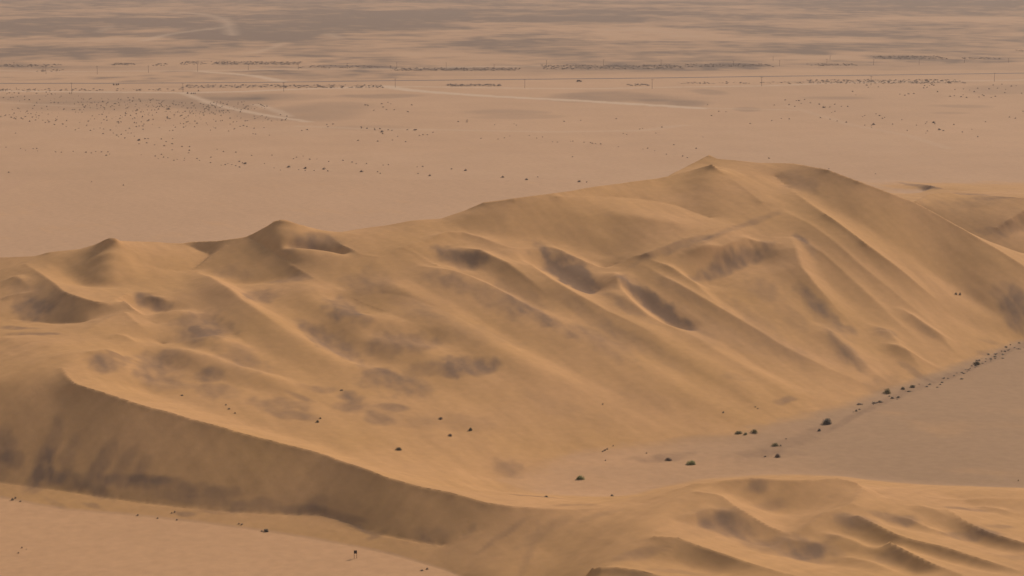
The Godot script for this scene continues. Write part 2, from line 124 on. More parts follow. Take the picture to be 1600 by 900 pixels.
const RIBS := [
	["round", 2.2, 18, 13, [-49.1, 665.7, -37.9, 653.8, -30, 646.5, -18.4, 632.9, -3.6, 618.7, 10.5, 602.5, 23.9, 586.2]],
	["brink", 2.4, 26, 6, [-32.1, 695.1, -25.5, 690.3, -13, 682.8, -1.2, 670.7, 6.5, 661.2, 15.1, 650.1]],
	["round", 1.6, 20, 14, [0, 670.1, 6.5, 661.2, 18.7, 643.8, 30.5, 627.6, 42.8, 611.8, 53.8, 594.5, 64.5, 581.5]],
	["sharp", 2.9, 14, 12, [0, 718.2, 3.1, 708.7, 6.4, 697.1, 11.9, 685.6, 19.5, 674.5, 27, 665.6, 37.8, 651.9, 48.1, 637.1]],
	["round", 1.6, 15, 10, [27, 665.6, 37.8, 651.9, 48.1, 637.1, 59.6, 620.3, 70.6, 605.1, 78.4, 597.2]],
	["sharp", 3.2, 12, 8, [32.3, 706.6, 33.4, 687.9, 36.1, 674.3, 40.5, 664.8, 45, 659.5, 53, 651.6]],
	["round", 1.5, 12, 9, [40.5, 664.8, 45, 659.5, 54.6, 647.9, 64.4, 632.6, 74.1, 620.5, 87, 608.9]],
	["sharp", 1.9, 10, 8, [39.2, 714.1, 48.4, 698.2, 59.4, 683.3, 69.8, 669, 79.9, 655.1, 91.7, 643.4, 100.1, 636.4, 108.1, 634.1]],
	["sharp", 1.5, 6, 5, [43.3, 713.7, 51, 705.6, 58.3, 695.5, 64, 679.6]],
	["sharp", 2.8, 12, 8, [93.2, 743.5, 93.5, 726.5, 93.6, 716.4, 96.3, 708.3, 99.3, 700.3, 102.3, 692.2, 105.5, 686.9, 108.7, 684.1]],
	["sharp", 1.7, 12, 10, [95.9, 681.9, 97.3, 670.3, 101.5, 658.7, 105.5, 647.6, 110.8, 639.2]],
	["sharp", 1.5, 9, 7, [110.9, 689.3, 116.2, 684.9, 118.4, 673.8, 121.4, 662.7, 125.3, 652.3]],
	["sharp", 1.2, 10, 8, [91.4, 771.4, 100, 755.1, 108.6, 738, 114.6, 728.1, 122.6, 718, 130.9, 705.9, 139.8, 687.6]],
	["sharp", 1, 8, 7, [91.4, 746.7, 96, 740.3, 102.5, 732.7, 110.1, 718.5, 118.1, 702.8, 125.4, 685.6, 130.2, 673.4]],
	["sharp", 1.5, 7, 5, [122.9, 707.4, 129.6, 698, 134.5, 691.5, 138, 678.3]],
	["sharp", 1.2, 7, 5, [113.4, 673.5, 120.3, 667.5, 127.5, 664.1, 130.9, 661.4]],
	["sharp", 1.6, 9, 6, [56, 718.4, 65.1, 728.8, 73.6, 740.2, 79.9, 750.1]],
	["sharp", 2, 9, 6, [53.7, 716.3, 69, 725, 77.4, 735.4, 86.9, 734.6, 92.9, 735.5]],
	["round", 2.2, 15, 11, [-99.8, 705, -89.6, 673.4, -79.2, 650.8, -65.4, 626.1, -53.1, 609.6, -41.7, 597.1, -27.3, 585.5]],
	["round", 2.1, 14, 11, [-74.8, 699.6, -57.8, 665.2, -44.8, 643.5, -32.8, 627.4, -19.5, 608.6, -6.9, 594.5, 5.1, 580.3]],
	["round", 1.8, 10, 8, [-96.8, 611.5, -86.7, 596.7, -75.2, 587.3, -62.4, 579.4, -50, 572]],
	["round", 1.9, 14, 10, [-49.8, 688.7, -36.9, 671.5, -26.7, 659.4, -14.9, 643.2, -3.6, 628.1, 8.9, 612.3]],
	["round", 2.2, 11, 9, [-107.1, 660.5, -95, 642.6, -82, 613.9, -69.3, 595.9]],
	["sharp", 2.5, 10, 8, [-18.1, 714.8, -15.4, 711.6, -10.2, 707.4, -4, 699.4, 3, 688.9, 11.7, 674.1]],
	["round", -0.8, 14, 14, [-66.4, 720, -59.1, 718.8]],
	["round", -2.5, 13, 13, [10.2, 708.5, 17.2, 699.6, 24, 691.7]],
	["round", -2, 9, 9, [37.6, 684.7, 43.1, 676.3, 50.1, 665.2]],
	["round", -2, 12, 12, [63.2, 705.4, 71.4, 716.9, 78.4, 724.2]],
	["round", -1.2, 12, 12, [-55, 632.2, -48.4, 617.7, -42.5, 610]],
	["round", -1.5, 11, 11, [-92.6, 638.6, -86.1, 624.7]],
	["round", -1.6, 12, 12, [-99, 597.9, -90.6, 576.9]],
	["round", -1.3, 10, 10, [-53.9, 665.2, -45.3, 651.8]],
	["round", -1.3, 10, 10, [-22.3, 700.8, -14.1, 699.6]],
	["round", -1.3, 9, 9, [-110.9, 666.2, -103.6, 656.4]],
	["round", -1.2, 10, 10, [-36.7, 632.6, -25.4, 625.8]],
	["sharp", 2, 9, 8, [-102.9, 712.6, -96.1, 695.8, -88.7, 673.4, -79.4, 652.4, -70.1, 635.9, -61.3, 621.5]],
	["sharp", 0.9, 5, 4, [-112.2, 670.9, -107.5, 669.3, -102.4, 665.2]],
	["sharp", 0.8, 5, 4, [34.8, 455.7, 42.2, 462.8, 46.2, 462.3, 50, 459.7]],
	["sharp", 0.9, 5, 4, [64.3, 454.9, 70.1, 449.2, 76.1, 437.7]],
	["sharp", 0.7, 5, 4, [86.9, 477.2, 91.4, 471.1, 94.3, 465]],
	["sharp", 0.7, 4, 4, [102.9, 486.4, 108.1, 484.3, 112.8, 479.7]],
	["sharp", 0.7, 5, 4, [49.2, 439.8, 57, 450.2, 62.2, 449.2, 66.9, 445]],
	["sharp", 0.8, 6, 5, [65.2, 442.5, 71.7, 433.9, 77.4, 423]],
	["sharp", 0.8, 5, 4, [-157.1, 678.6, -151.8, 681.3, -146.1, 682.6]],
	["sharp", 1, 7, 5, [-162.4, 702.2, -157.1, 701.3, -149.6, 688.1]],
	["sharp", 0.9, 6, 5, [-112.9, 617.3, -108, 615.2, -102.3, 607.5]],
	["sharp", 1.7, 10, 8, [96.3, 814.4, 100.5, 785.8, 107.2, 760.4, 117.5, 740.6, 127.1, 733.5, 137.2, 723.7, 143.3, 716.8, 148.5, 711.3]],
	["sharp", 1, 6, 5, [-28.9, 716.5, -20.9, 726.3, -16.4, 728.3, -10.9, 725.6, -5.2, 720.8, 0, 718.2]],
	["sharp", 1, 6, 5, [8.3, 722.2, 13.6, 724.6, 18.7, 719.2, 24.8, 714.9, 29.8, 710.7, 32.6, 713.8, 39.3, 716.7, 43.4, 715.9]],
]
const MINERAL_AND_SHADE := [
	[18, 706, 0.0721, -0.0228, -0.1281, -0.0707, 1], [21.3, 700.7, 0.0819, -0.0225, -0.159, -0.0951, 0.6], [43.8, 681.3, 0.0636, -0.0255, -0.2135, -0.1231, 1.15],
	[50.5, 669.6, 0.0887, -0.0287, -0.2993, -0.2013, 0.6], [71, 719.3, 0.0639, 0.0164, 0.1977, -0.1736, 0.8], [82, 728.7, 0.1901, -0.0193, 0.0193, -0.3396, 0.4],
	[-12.3, 606.6, 0.1199, 0.0009, 0.0409, -0.1354, 0.95], [-19.3, 602.6, 0.1141, -0.0007, -0.0243, -0.2088, 0.4], [-62.5, 722.5, 0.1138, 0.0039, 0.0084, -0.1826, 0.6],
	[-68.3, 717.8, 0.1831, 0.0313, 0.1562, -0.1576, 0.5], [-17.3, 704.8, 0.1108, -0.0125, -0.0758, -0.1284, 0.75], [-13.2, 704.4, 0.1607, -0.0295, -0.2555, -0.2831, 0.5],
	[-49.2, 653, 0.1348, -0.0065, -0.0962, -0.0813, 0.7], [-47.8, 646.9, 0.2668, 0.0189, 0.0016, -0.1885, 0.5], [-50.6, 622.2, 0.0938, -0.0083, -0.136, -0.0948, 0.75],
	[-58.1, 636.2, 0.1329, -0.023, -0.3317, -0.1931, 0.25], [-30.4, 624, 0.1005, 0.0008, -0.0244, -0.1033, 0.65], [-31, 591.3, 0.0896, -0.0014, -0.0276, -0.0918, 0.6],
	[-34.8, 597.5, 0.1535, -0.0033, -0.0878, -0.1941, 0.4], [-76.4, 668.3, 0.1703, 0.0227, 0.0769, -0.0933, 0.65], [-69.9, 690.9, 0.1699, 0.0232, -0.028, -0.184, 0.5],
	[-88.8, 630.9, 0.1179, 0.0041, -0.0479, -0.0548, 0.7], [-87.2, 625.8, 0.2451, 0.0326, 0.0261, -0.1204, 0.6], [-95.3, 590.5, 0.1459, 0.0224, 0.0194, -0.0669, 0.7],
	[-90.8, 572.1, 0.1359, 0.013, -0.0034, -0.1524, 0.6], [-108.7, 667.1, 0.1598, -0.002, -0.174, -0.2007, 0.75], [-106.8, 573.9, 0.2048, 0.0303, 0.0706, -0.1331, 0.85],
	[-105.3, 584.6, 0.2082, 0.0072, -0.1071, -0.3096, 0.5], [-73.3, 593, 0.1385, 0.0017, -0.0342, -0.072, 0.35], [-72.4, 600.6, 0.2871, 0.033, 0.0474, -0.11, 0.3],
	[-79.7, 580.2, 0.2631, 0.034, -0.0066, -0.2038, 0.8], [-77.8, 568.4, 0.1736, 0.018, 0.0024, -0.1491, 0.5], [-59, 562.4, 0.1363, 0.0099, 0.0051, -0.1691, 0.55],
	[-54.6, 553.6, 0.1464, 0.0073, -0.0369, -0.2638, 0.6], [-42.2, 574.5, 0.299, 0.0209, 0.0605, -0.18, 0.75], [-42.1, 566.3, 0.2695, 0.0191, 0.0842, -0.2466, 0.5],
	[-30.7, 569.6, 0.2203, 0.0054, 0.0213, -0.2976, 0.6], [-34.2, 558.4, 0.2468, 0.0009, -0.0435, -0.2217, 0.5], [-37.1, 565.6, 0.122, 0.0023, -0.0175, -0.1682, 0.3],
	[-50.6, 578.7, 0.2177, 0.0123, 0.039, -0.2885, 0.45], [-54.8, 570.1, 0.2362, -0.0057, -0.374, -0.5338, 0.5], [-144.5, 665.4, 0.1585, 0.0328, -0.0648, -0.1062, 0.8],
	[-141.4, 669.2, 0.0667, 0.0042, -0.1541, -0.1007, 0.35], [-144.2, 641.3, 0.1392, 0.0236, -0.2064, -0.2619, 0.6], [-133.4, 621.3, 0.1282, 0.0216, -0.1636, -0.2662, 0.6],
	[-41.3, 680.5, 0.1543, -0.0057, -0.1218, -0.0763, 0.35], [-47.1, 679.3, 0.1538, -0.0077, -0.1755, -0.1296, 0.3], [3.9, 671.2, 0.099, -0.0144, -0.1378, -0.0952, 0.35],
	[9.5, 652.5, 0.0765, -0.0157, -0.2295, -0.1555, 0.4], [26.8, 637.7, 0.1034, -0.0186, -0.1177, -0.0859, 0.35], [34.9, 669.4, 0.1074, -0.0311, -0.3292, -0.1931, 0.5],
	[22.5, 645, 0.1349, -0.0241, -0.1918, -0.1212, 0.3], [45.6, 456, 0.1313, -0.0319, -0.1101, -0.1588, 0.7], [43.2, 458.6, 0.1856, 0.0072, 0.2638, -0.3505, 0.4],
	[56.7, 445.6, 0.109, -0.0185, -0.017, -0.1411, 0.6], [58.8, 443, 0.1976, -0.012, 0.2008, -0.2957, 0.5], [54.4, 483.1, 0.4027, -0.0422, 0.076, -0.4313, 0.6],
	[56.7, 476.7, 0.2592, -0.0288, 0.0856, -0.3646, 0.35], [72.3, 459.7, 0.2085, -0.0422, -0.1139, -0.2347, 0.6], [82, 465.1, 0.1711, -0.0407, -0.1003, -0.2604, 0.6],
	[95.5, 455.7, 0.1494, -0.0295, -0.0595, -0.308, 0.6], [99.7, 454.9, 0.2115, -0.073, -0.401, -0.266, 0.4], [99.4, 480, 0.1662, -0.0327, 0.1749, -0.4963, 0.6],
	[67.8, 451.4, 0.3765, -0.0532, -0.0302, -0.5646, 0.3], [76.5, 436.1, 0.3474, -0.0571, -0.1255, -0.2565, 0.35], [25.5, 432.8, 0.2082, 0.0047, 0.1145, -0.3341, 0.45],
	[32.4, 421.7, 0.1786, -0.0187, -0.0596, -0.5935, 0.3], [22.3, 419.2, 0.1597, -0.0134, -0.252, -0.4815, 0.4], [62.6, 437.9, 0.2814, -0.0379, 0.029, -0.4625, 0.3],
	[103.9, 461.9, 0.3259, -0.0695, 0.1633, -0.5261, 0.4], [101.9, 437.6, 0.2046, -0.058, -0.1444, -0.3378, 0.35], [167.1, 728.4, 0.1585, -0.0493, -0.006, -0.0837, 0.8],
	[164.5, 733.3, 0.117, -0.0784, -0.1236, -0.0686, 0.4], [103.1, 801.6, 0.1364, -0.0351, -0.1786, -0.0801, 0.35], [96.7, 742.4, 0.3172, -0.0904, -0.3377, -0.2613, 0.8],
	[98.1, 736.1, 0.1653, -0.067, -0.4756, -0.2159, 0.5], [95.9, 694.7, 0.0946, -0.0502, -0.2951, -0.1424, 0.7], [103.6, 680.6, 0.2558, -0.069, -0.0899, -0.2239, 0.5],
	[98.1, 662.2, 0.1012, -0.0563, -0.3188, -0.0737, 0.55], [101.8, 654.7, 0.1584, -0.0769, -0.3044, -0.1036, 0.4], [80, 699.8, 0.1544, -0.0503, -0.122, -0.1039, 0.4],
	[114.8, 682.5, 0.2249, -0.0558, -0.0728, -0.2116, 0.4], [119.3, 656.1, 0.1474, -0.0593, -0.4503, -0.2389, 0.5], [130.6, 692.3, 0.2328, -0.1052, -0.3952, -0.2986, 0.35],
	[54.2, 723.3, 0.0724, 0.0059, 0.2122, -0.2659, 0.55], [82.8, 756.8, 0.1246, -0.0024, 0.2889, -0.3057, 0.5], [68.9, 736.3, 0.0846, 0.0021, 0.4208, -0.2774, 0.35],
	[63.2, 619.9, 0.2237, -0.0344, -0.0192, -0.2882, 0.2], [147.2, 689.4, 0.3304, -0.0673, 0.2975, -0.4616, 0.5], [151.7, 701.2, 0.2874, -0.075, 0.1332, -0.4519, 0.35],
	[86.8, 680.6, 0.1734, -0.0552, -0.1231, -0.0944, 0.25], [55.4, 658.3, 0.0987, -0.0216, -0.1522, -0.0823, 0.2], [108, 639.3, 0.1441, -0.0041, 0.2208, -0.1708, 0.3],
	[75.3, 607.6, 0.3068, -0.0176, 0.3125, -0.3296, 0.6], [73.4, 570.2, 0.0751, -0.0032, 0.2063, -0.1524, 0.35], [63.4, 555.5, 0.0984, -0.0108, 0.0007, -0.2253, 0.3],
	[38.7, 551.5, 0.1233, -0.0058, 0.0942, -0.242, 0.5], [-0.8, 535, 0.2345, -0.0133, -0.0119, -0.1415, 0.55], [-13.2, 563.7, 0.0816, -0.0005, 0.0183, -0.1577, 0.2],
	[4.4, 498.4, 0.1612, -0.0042, 0.0255, -0.4695, 0.7], [12.6, 475.2, 0.1911, -0.0048, 0.0074, -0.4993, 0.35], [92.8, 599.6, 0.1301, -0.0023, 0.595, -0.3117, 0.45],
	[109.7, 627.4, 0.0971, -0.0061, 0.5028, -0.305, 0.4], [129.7, 655.3, 0.0955, -0.0098, 0.434, -0.3146, 0.4], [152.2, 689.2, 0.0852, -0.0079, 0.526, -0.3308, 0.4],
	[214.6, 1149.6, 0.0651, -0.0134, -0.2366, -0.0744, 0.8], [220.5, 1096.3, 0.0631, -0.0135, -0.1297, -0.1988, 0.6], [201.9, 924.5, 0.0753, -0.0159, -0.019, -0.2695, 0.5],  # back dunes, through the next rows: shade of their faces put into the sand colour
	[181.8, 902.4, 0.0423, -0.0133, -0.0544, -0.0775, 0.2], [201, 892.4, 0.1011, 0.0183, 0.2206, -0.2251, 0.35], [191, 890.2, 0.1956, -0.0384, -0.0594, -0.3266, 0.4],
	[190, 917.7, 0.0758, -0.015, -0.0063, -0.1785, 0.3], [-7.7, 667.9, 0.0638, -0.0128, -0.1247, -0.1182, 0.4], [5.7, 657.2, 0.0765, -0.0149, -0.178, -0.1219, 0.4],
	[-19.6, 677.5, 0.1149, -0.0121, -0.1191, -0.1623, 0.3], [24.8, 657.9, 0.0593, -0.0172, -0.2466, -0.153, 0.3], [37.1, 639.5, 0.0634, -0.0182, -0.2245, -0.1576, 0.25],
	[63.3, 661.3, 0.0539, -0.0165, -0.179, -0.1257, 0.22], [77.1, 664.7, 0.0673, -0.0181, -0.102, -0.0535, 0.28], [51.9, 690.5, 0.0673, -0.0243, -0.3628, -0.2358, 0.3],
	[97.3, 685, 0.0826, -0.0396, -0.2637, -0.0921, 0.3], [-87.5, 704.6, 0.1493, 0.0124, -0.0739, -0.1749, 0.3], [-123.6, 533.4, 0.3637, 0.0754, -0.0423, -0.153, 0.6],
	[-120.5, 527.5, 0.3671, 0.0751, -0.0985, -0.3094, 0.6], [-111.7, 530.6, 0.0944, 0.1242, 0.4457, -0.0193, 0.5], [-112, 522.4, 0.0939, 0.1189, 0.3687, -0.0268, 0.75],
	[-113.6, 517.9, 0.2091, 0.1594, 0.4151, -0.1641, 0.6], [-105.9, 524.3, 0.0922, 0.1119, 0.4845, -0.0431, 0.35], [-97.3, 517.6, 0.135, 0.1347, 0.3867, -0.1161, 0.65],
	[-91.4, 516.2, 0.1527, 0.1406, 0.4553, -0.1931, 0.4], [-86.8, 512.5, 0.2002, 0.2102, 0.4487, -0.1401, 0.45], [-102.5, 514, 0.1007, 0.0085, -0.1687, -0.3127, 0.55],
	[-107.6, 517.1, 0.2422, -0.0594, -0.4698, -0.4514, 0.4], [-97, 508.8, 0.1942, -0.012, -0.3468, -0.4359, 0.5], [-89.6, 509.1, 0.1303, 0.0123, -0.1759, -0.4394, 0.5],
	[-80.9, 506.1, 0.1312, 0.0104, -0.1407, -0.3636, 0.45], [-70.7, 502, 0.1768, 0.0112, -0.1621, -0.4409, 0.4], [-81.9, 507.7, 0.2057, 0.0295, -0.1813, -0.6577, 0.5],
	[-73.4, 499.8, 0.0888, 0.0065, -0.2379, -0.6262, 0.45], [-66, 500, 0.209, 0.0246, -0.123, -0.4876, 0.35], [-58, 493.7, 0.1618, 0.0171, -0.111, -0.4522, 0.5],
	[-66, 493.5, 0.1834, 0.0225, -0.168, -0.7571, 0.4], [-47.5, 489.6, 0.1531, 0.01, -0.1933, -0.5982, 0.55], [-38.5, 484.5, 0.1479, -0.0139, -0.5927, -0.7107, 0.55],
	[-33.7, 477.8, 0.1738, -0.0367, -0.9349, -0.7289, 0.65], [-44.6, 490.2, 0.2569, 0.0801, 0.0829, -0.4402, 0.4], [-29.2, 472.2, 0.3593, 0.0978, 0.3155, -0.6454, 0.35],
	[-16.5, 467, 0.1882, -0.0042, -0.2705, -0.4488, 0.25], [-8.9, 464.7, 0.4088, 0.2227, 0.7033, -0.4218, 0.35], [-17.8, 465.3, 0.3509, -0.1968, -1.2222, -0.6657, 0.3],
	[-2.7, 459, 0.1355, 0.0435, 0.6449, -0.6077, 0.35], [6.8, 459.3, 0.1103, 0.026, 0.3273, -0.3447, 0.25], [3.3, 448.3, 0.0869, 0.0675, 1.0738, -0.1759, 0.25],
	[19.1, 464.7, 0.1935, 0.0105, 0.2446, -0.5136, 0.25], [-74, 493.9, 0.393, 0.0549, -0.106, -0.6224, 0.7], [-96.5, 501.5, 0.3689, 0.028, -0.4195, -0.5813, 0.5],
	[-105.9, 504.5, 0.2967, 0.0094, -0.6429, -0.5523, 0.35], [-122.9, 525.8, 0.6441, 0.1352, -0.0583, -0.1833, 0.4], [-28.4, 653.6, 0.1325, -0.0073, -0.1436, -0.1114, 0.25],
	[-20.4, 641.2, 0.1002, -0.0109, -0.1329, -0.1034, 0.25], [-7.4, 634.2, 0.0899, -0.0072, -0.031, -0.0945, 0.2], [36.6, 598.5, 0.0873, -0.0175, -0.1413, -0.1638, 0.12],
	[-26.1, 558.8, 0.1235, 0.0021, 0.0209, -0.193, 0.2], [13.6, 582.8, 0.0766, -0.0113, -0.113, -0.1563, 0.15],
]
const GRAVEL := [
	[-265, 2323, 50, 40, 0.45], [-164, 2254, 45, 27, 0.35], [-57, 2222, 67, 32, 0.5], [103, 2255, 77, 49, 0.45],
	[215, 2288, 49, 34, 0.45], [327, 2300, 39, 30, 0.35], [426, 2434, 43, 44, 0.6], [493, 2371, 54, 42, 0.35],
	[-199, 1964, 90, 20, 0.25], [-34, 1981, 25, 17, 0.4], [335, 2025, 75, 27, 0.3], [-495, 2288, 39, 30, 0.4],
	[-621, 3329, 196, 472, 0.75], [-333, 3115, 115, 293, 0.7], [-402, 2954, 42, 114, 0.5], [-308, 3733, 145, 645, 0.6],
	[-175, 3511, 118, 523, 0.7], [53, 3769, 203, 336, 0.75], [133, 3599, 113, 140, 0.6], [223, 3938, 202, 168, 0.4],
	[-465, 2517, 93, 97, 0.4], [-569, 2604, 45, 118, 0.4], [-32, 2793, 88, 119, 0.4], [37, 2603, 111, 103, 0.4],
	[57, 2504, 36, 109, 0.3], [755, 4351, 270, 486, 0.6], [664, 3902, 78, 132, 0.5], [869, 4522, 206, 265, 0.5],
	[453, 3713, 138, 119, 0.4], [327, 3199, 91, 111, 0.35], [433, 3050, 131, 101, 0.4], [622, 3133, 107, 107, 0.4],
	[237, 2692, 69, 63, 0.4], [347, 2603, 59, 103, 0.5], [488, 2724, 93, 65, 0.3], [-645, 4566, 520, 270, 0.4],
	[128, 4517, 386, 220, 0.3], [-688, 3519, 201, 161, 0.3], [-316, 1847, 116, 67, 0.35], [-238, 1744, 45, 93, 0.4],
	[-318, 1741, 70, 66, 0.3], [-148, 1678, 53, 74, 0.35], [-193, 1831, 63, 44, 0.3], [89, 1832, 68, 59, 0.5],
	[132, 1774, 30, 41, 0.4], [-14, 1676, 29, 31, 0.3], [-105, 1845, 32, 30, 0.5], [0, 1633, 33, 23, 0.25],
	[167, 1891, 14, 31, 0.4], [179, 1694, 10, 25, 0.4], [140, 1753, 15, 34, 0.3], [260, 1823, 31, 22, 0.35],
	[417, 1924, 49, 65, 0.3], [353, 1739, 25, 20, 0.3], [323, 1663, 14, 12, 0.3], [-105, 1534, 31, 26, 0.25],
	[-184, 1154, 9, 6, 0.2], [-231, 1027, 15, 14, 0.25], [253, 1797, 101, 210, 0.1], [-190, 2223, 381, 65, 0.2],
	[257, 2256, 322, 67, 0.25], [421, 2348, 107, 60, 0.3], [413, 2421, 41, 31, 0.5], [-61, 2138, 159, 30, 0.25],
	[124, 2180, 125, 42, 0.25], [-449, 2254, 77, 33, 0.3], [-401, 2311, 20, 23, 0.4], [-536, 2859, 147, 71, -0.5],
	[-299, 2773, 48, 67, -0.45], [89, 3135, 233, 128, -0.35], [164, 2901, 132, 146, -0.3], [-128, 2501, 86, 55, -0.3],
	[361, 2825, 105, 87, -0.3], [709, 3571, 143, 138, -0.3], [242, 2435, 139, 65, -0.3], [-410, 2119, 97, 29, -0.25],
	[-36, 1248, 177, 103, -0.1], [-190, 1510, 108, 50, -0.15], [179, 1404, 80, 130, -0.1], [-133, 1939, 33, 25, -0.4],
]
const TRACKS := [
	[12, 1.0, [-488, 1902, -434, 1904, -367, 1894, -276, 1883, -227, 1898, -195, 1922, -144, 1947, -112, 1968]],
	[16, 0.96, [-112, 1968, -87, 1914, -53, 1875, -10, 1837, 51, 1794, 100, 1752, 142, 1713]],
	[8, 0.8, [-276, 1879, -258, 1830, -236, 1759, -209, 1700, -178, 1639, -145, 1587]],
	[9, 0.54, [-200, 1752, -179, 1694, -163, 1633]],
	[9, 0.84, [-112, 1968, -45, 1951, 11, 1939, 72, 1934, 148, 1955, 225, 1972, 286, 2007, 346, 2024, 468, 2052, 569, 2080]],
	[12, 0.96, [-306, 2189, -269, 2148, -240, 2109, -209, 2033]],
	[12, 0.6, [-500, 2194, -435, 2179, -374, 2189, -306, 2194, -209, 2221, -114, 2226, 0, 2271]],
	[8, 0.45, [-291, 2527, -281, 2675, -282, 2755]],
	[10, 0.6, [-461, 2822, -461, 3007, -447, 3088, -427, 3195, -412, 3263, -428, 3408, -468, 3622, -523, 3801, -619, 3964]],
	[14, 0.48, [-413, 3286, -371, 2988]],
	[9, 0.35, [-566, 3088, -587, 3310]],
	[10, 0.4, [-249, 3047, -222, 2894]],
	[14, 0.42, [-65, 2265, -19, 2262, 32, 2276]],
	[8, 0.3, [-405, 1773, -370, 1752, -336, 1732]],
	[11, 0.3, [-146, 1549, -105, 1529, -43, 1518, 26, 1503, 87, 1513, 118, 1555]],
	[7, 0.2, [214, 1739, 236, 1560, 262, 1474, 270, 1384]],
	[9, 0.36, [131, 1719, 171, 1706, 213, 1694]],
]
const ROAD := [-682, 1994, -513, 2000, -457, 2004, -372, 2005, -295, 2010, -206, 2021, -107, 2043, 12, 2061, 130, 2080, 234, 2104, 339, 2123, 414, 2138, 491, 2155, 596, 2179, 822, 2221]
const ROAD_POLES := [-464.8, 1894.3, 7.6, -372.6, 1898.2, 7.6, -277.2, 1890.4, 8.1, -193.1, 1898.2, 7.9, -101.5, 1951, 7.8, 11.1, 1942.7, 7.8, 120.8, 1934.4, 8.3, 218.9, 1967.8, 8.2, 316.8, 1980.6, 8.2, 435.9, 2029, 8.1, 552.2, 2061, 8.2]
const FAR_POLES := [-497, 2242.9, 6.1, -444.6, 2143.1, 8, -394.8, 2138.1, 7.9, -350.1, 2163.3, 6.8, -304.8, 2178.8, 8.1, -258.8, 2205, 6, -211.3, 2221.1, 5.7, -163, 2226.5, 5.7, -114.4, 2231.9, 6.4, -65.6, 2237.4, 5.8, -17.5, 2194.5, 6.3, 35, 2276.3, 6.5, 92.9, 2282, 6.2, 151.4, 2282, 6.2, 224.3, 2276.3, 5.2, 271, 2276.3, 5.9, 319.7, 2282, 6.8, 369, 2293.4, 5.9, 415.4, 2293.4, 6.6, 468.7, 2328.4, 5.3, 515.7, 2334.3, 5.3, 275.3, 2370.5, 4.7, 338, 2389.1, 4.8]
const PLAIN_SPECKS := [238.1, 1668.8, 1, 246.9, 1537.2, 1, 89.2, 1528.5, 1, -307.3, 1542.4, 1, -181.7, 1376.9, 0.9, 152.2, 1745.6, 1.1, -237.5, 1685.3, 1, 87.3, 1367.2, 0.8, -166.9, 1280.7, 0.8, -315.3, 1743.4, 1.1, -134.9, 1265.1, 0.8, 442.3, 1969.2, 1.2, 390.6, 1914.2, 1.2, -298.5, 1371.3, 0.8, -242.7, 1346.8, 0.8, -124.8, 1333.6, 0.8, 11.5, 1473.9, 0.9, 390, 2003.7, 1.2, -193.7, 1320.6, 0.8, -1.5, 1470.7, 0.9, -164.1, 1289.2, 0.8, 276, 1491.7, 0.9, 80.8, 1378.3, 0.8, 37.4, 1432, 0.8, -115.1, 1316.8, 0.8, -341.7, 1615.5, 0.9, 1.5, 1565.4, 0.9, 366.5, 1969.2, 1.1, -222.7, 1341.5, 0.8, -208.8, 1318, 0.8, 312.8, 1521.7, 0.9, 284.5, 1854.5, 1.1, -284.7, 1523.4, 0.9, -197.1, 1314.2, 0.8, -290.1, 1365.8, 0.8, -256.1, 1491.7, 0.9, 125, 1462.8, 0.8, 66.4, 1393.8, 0.8]
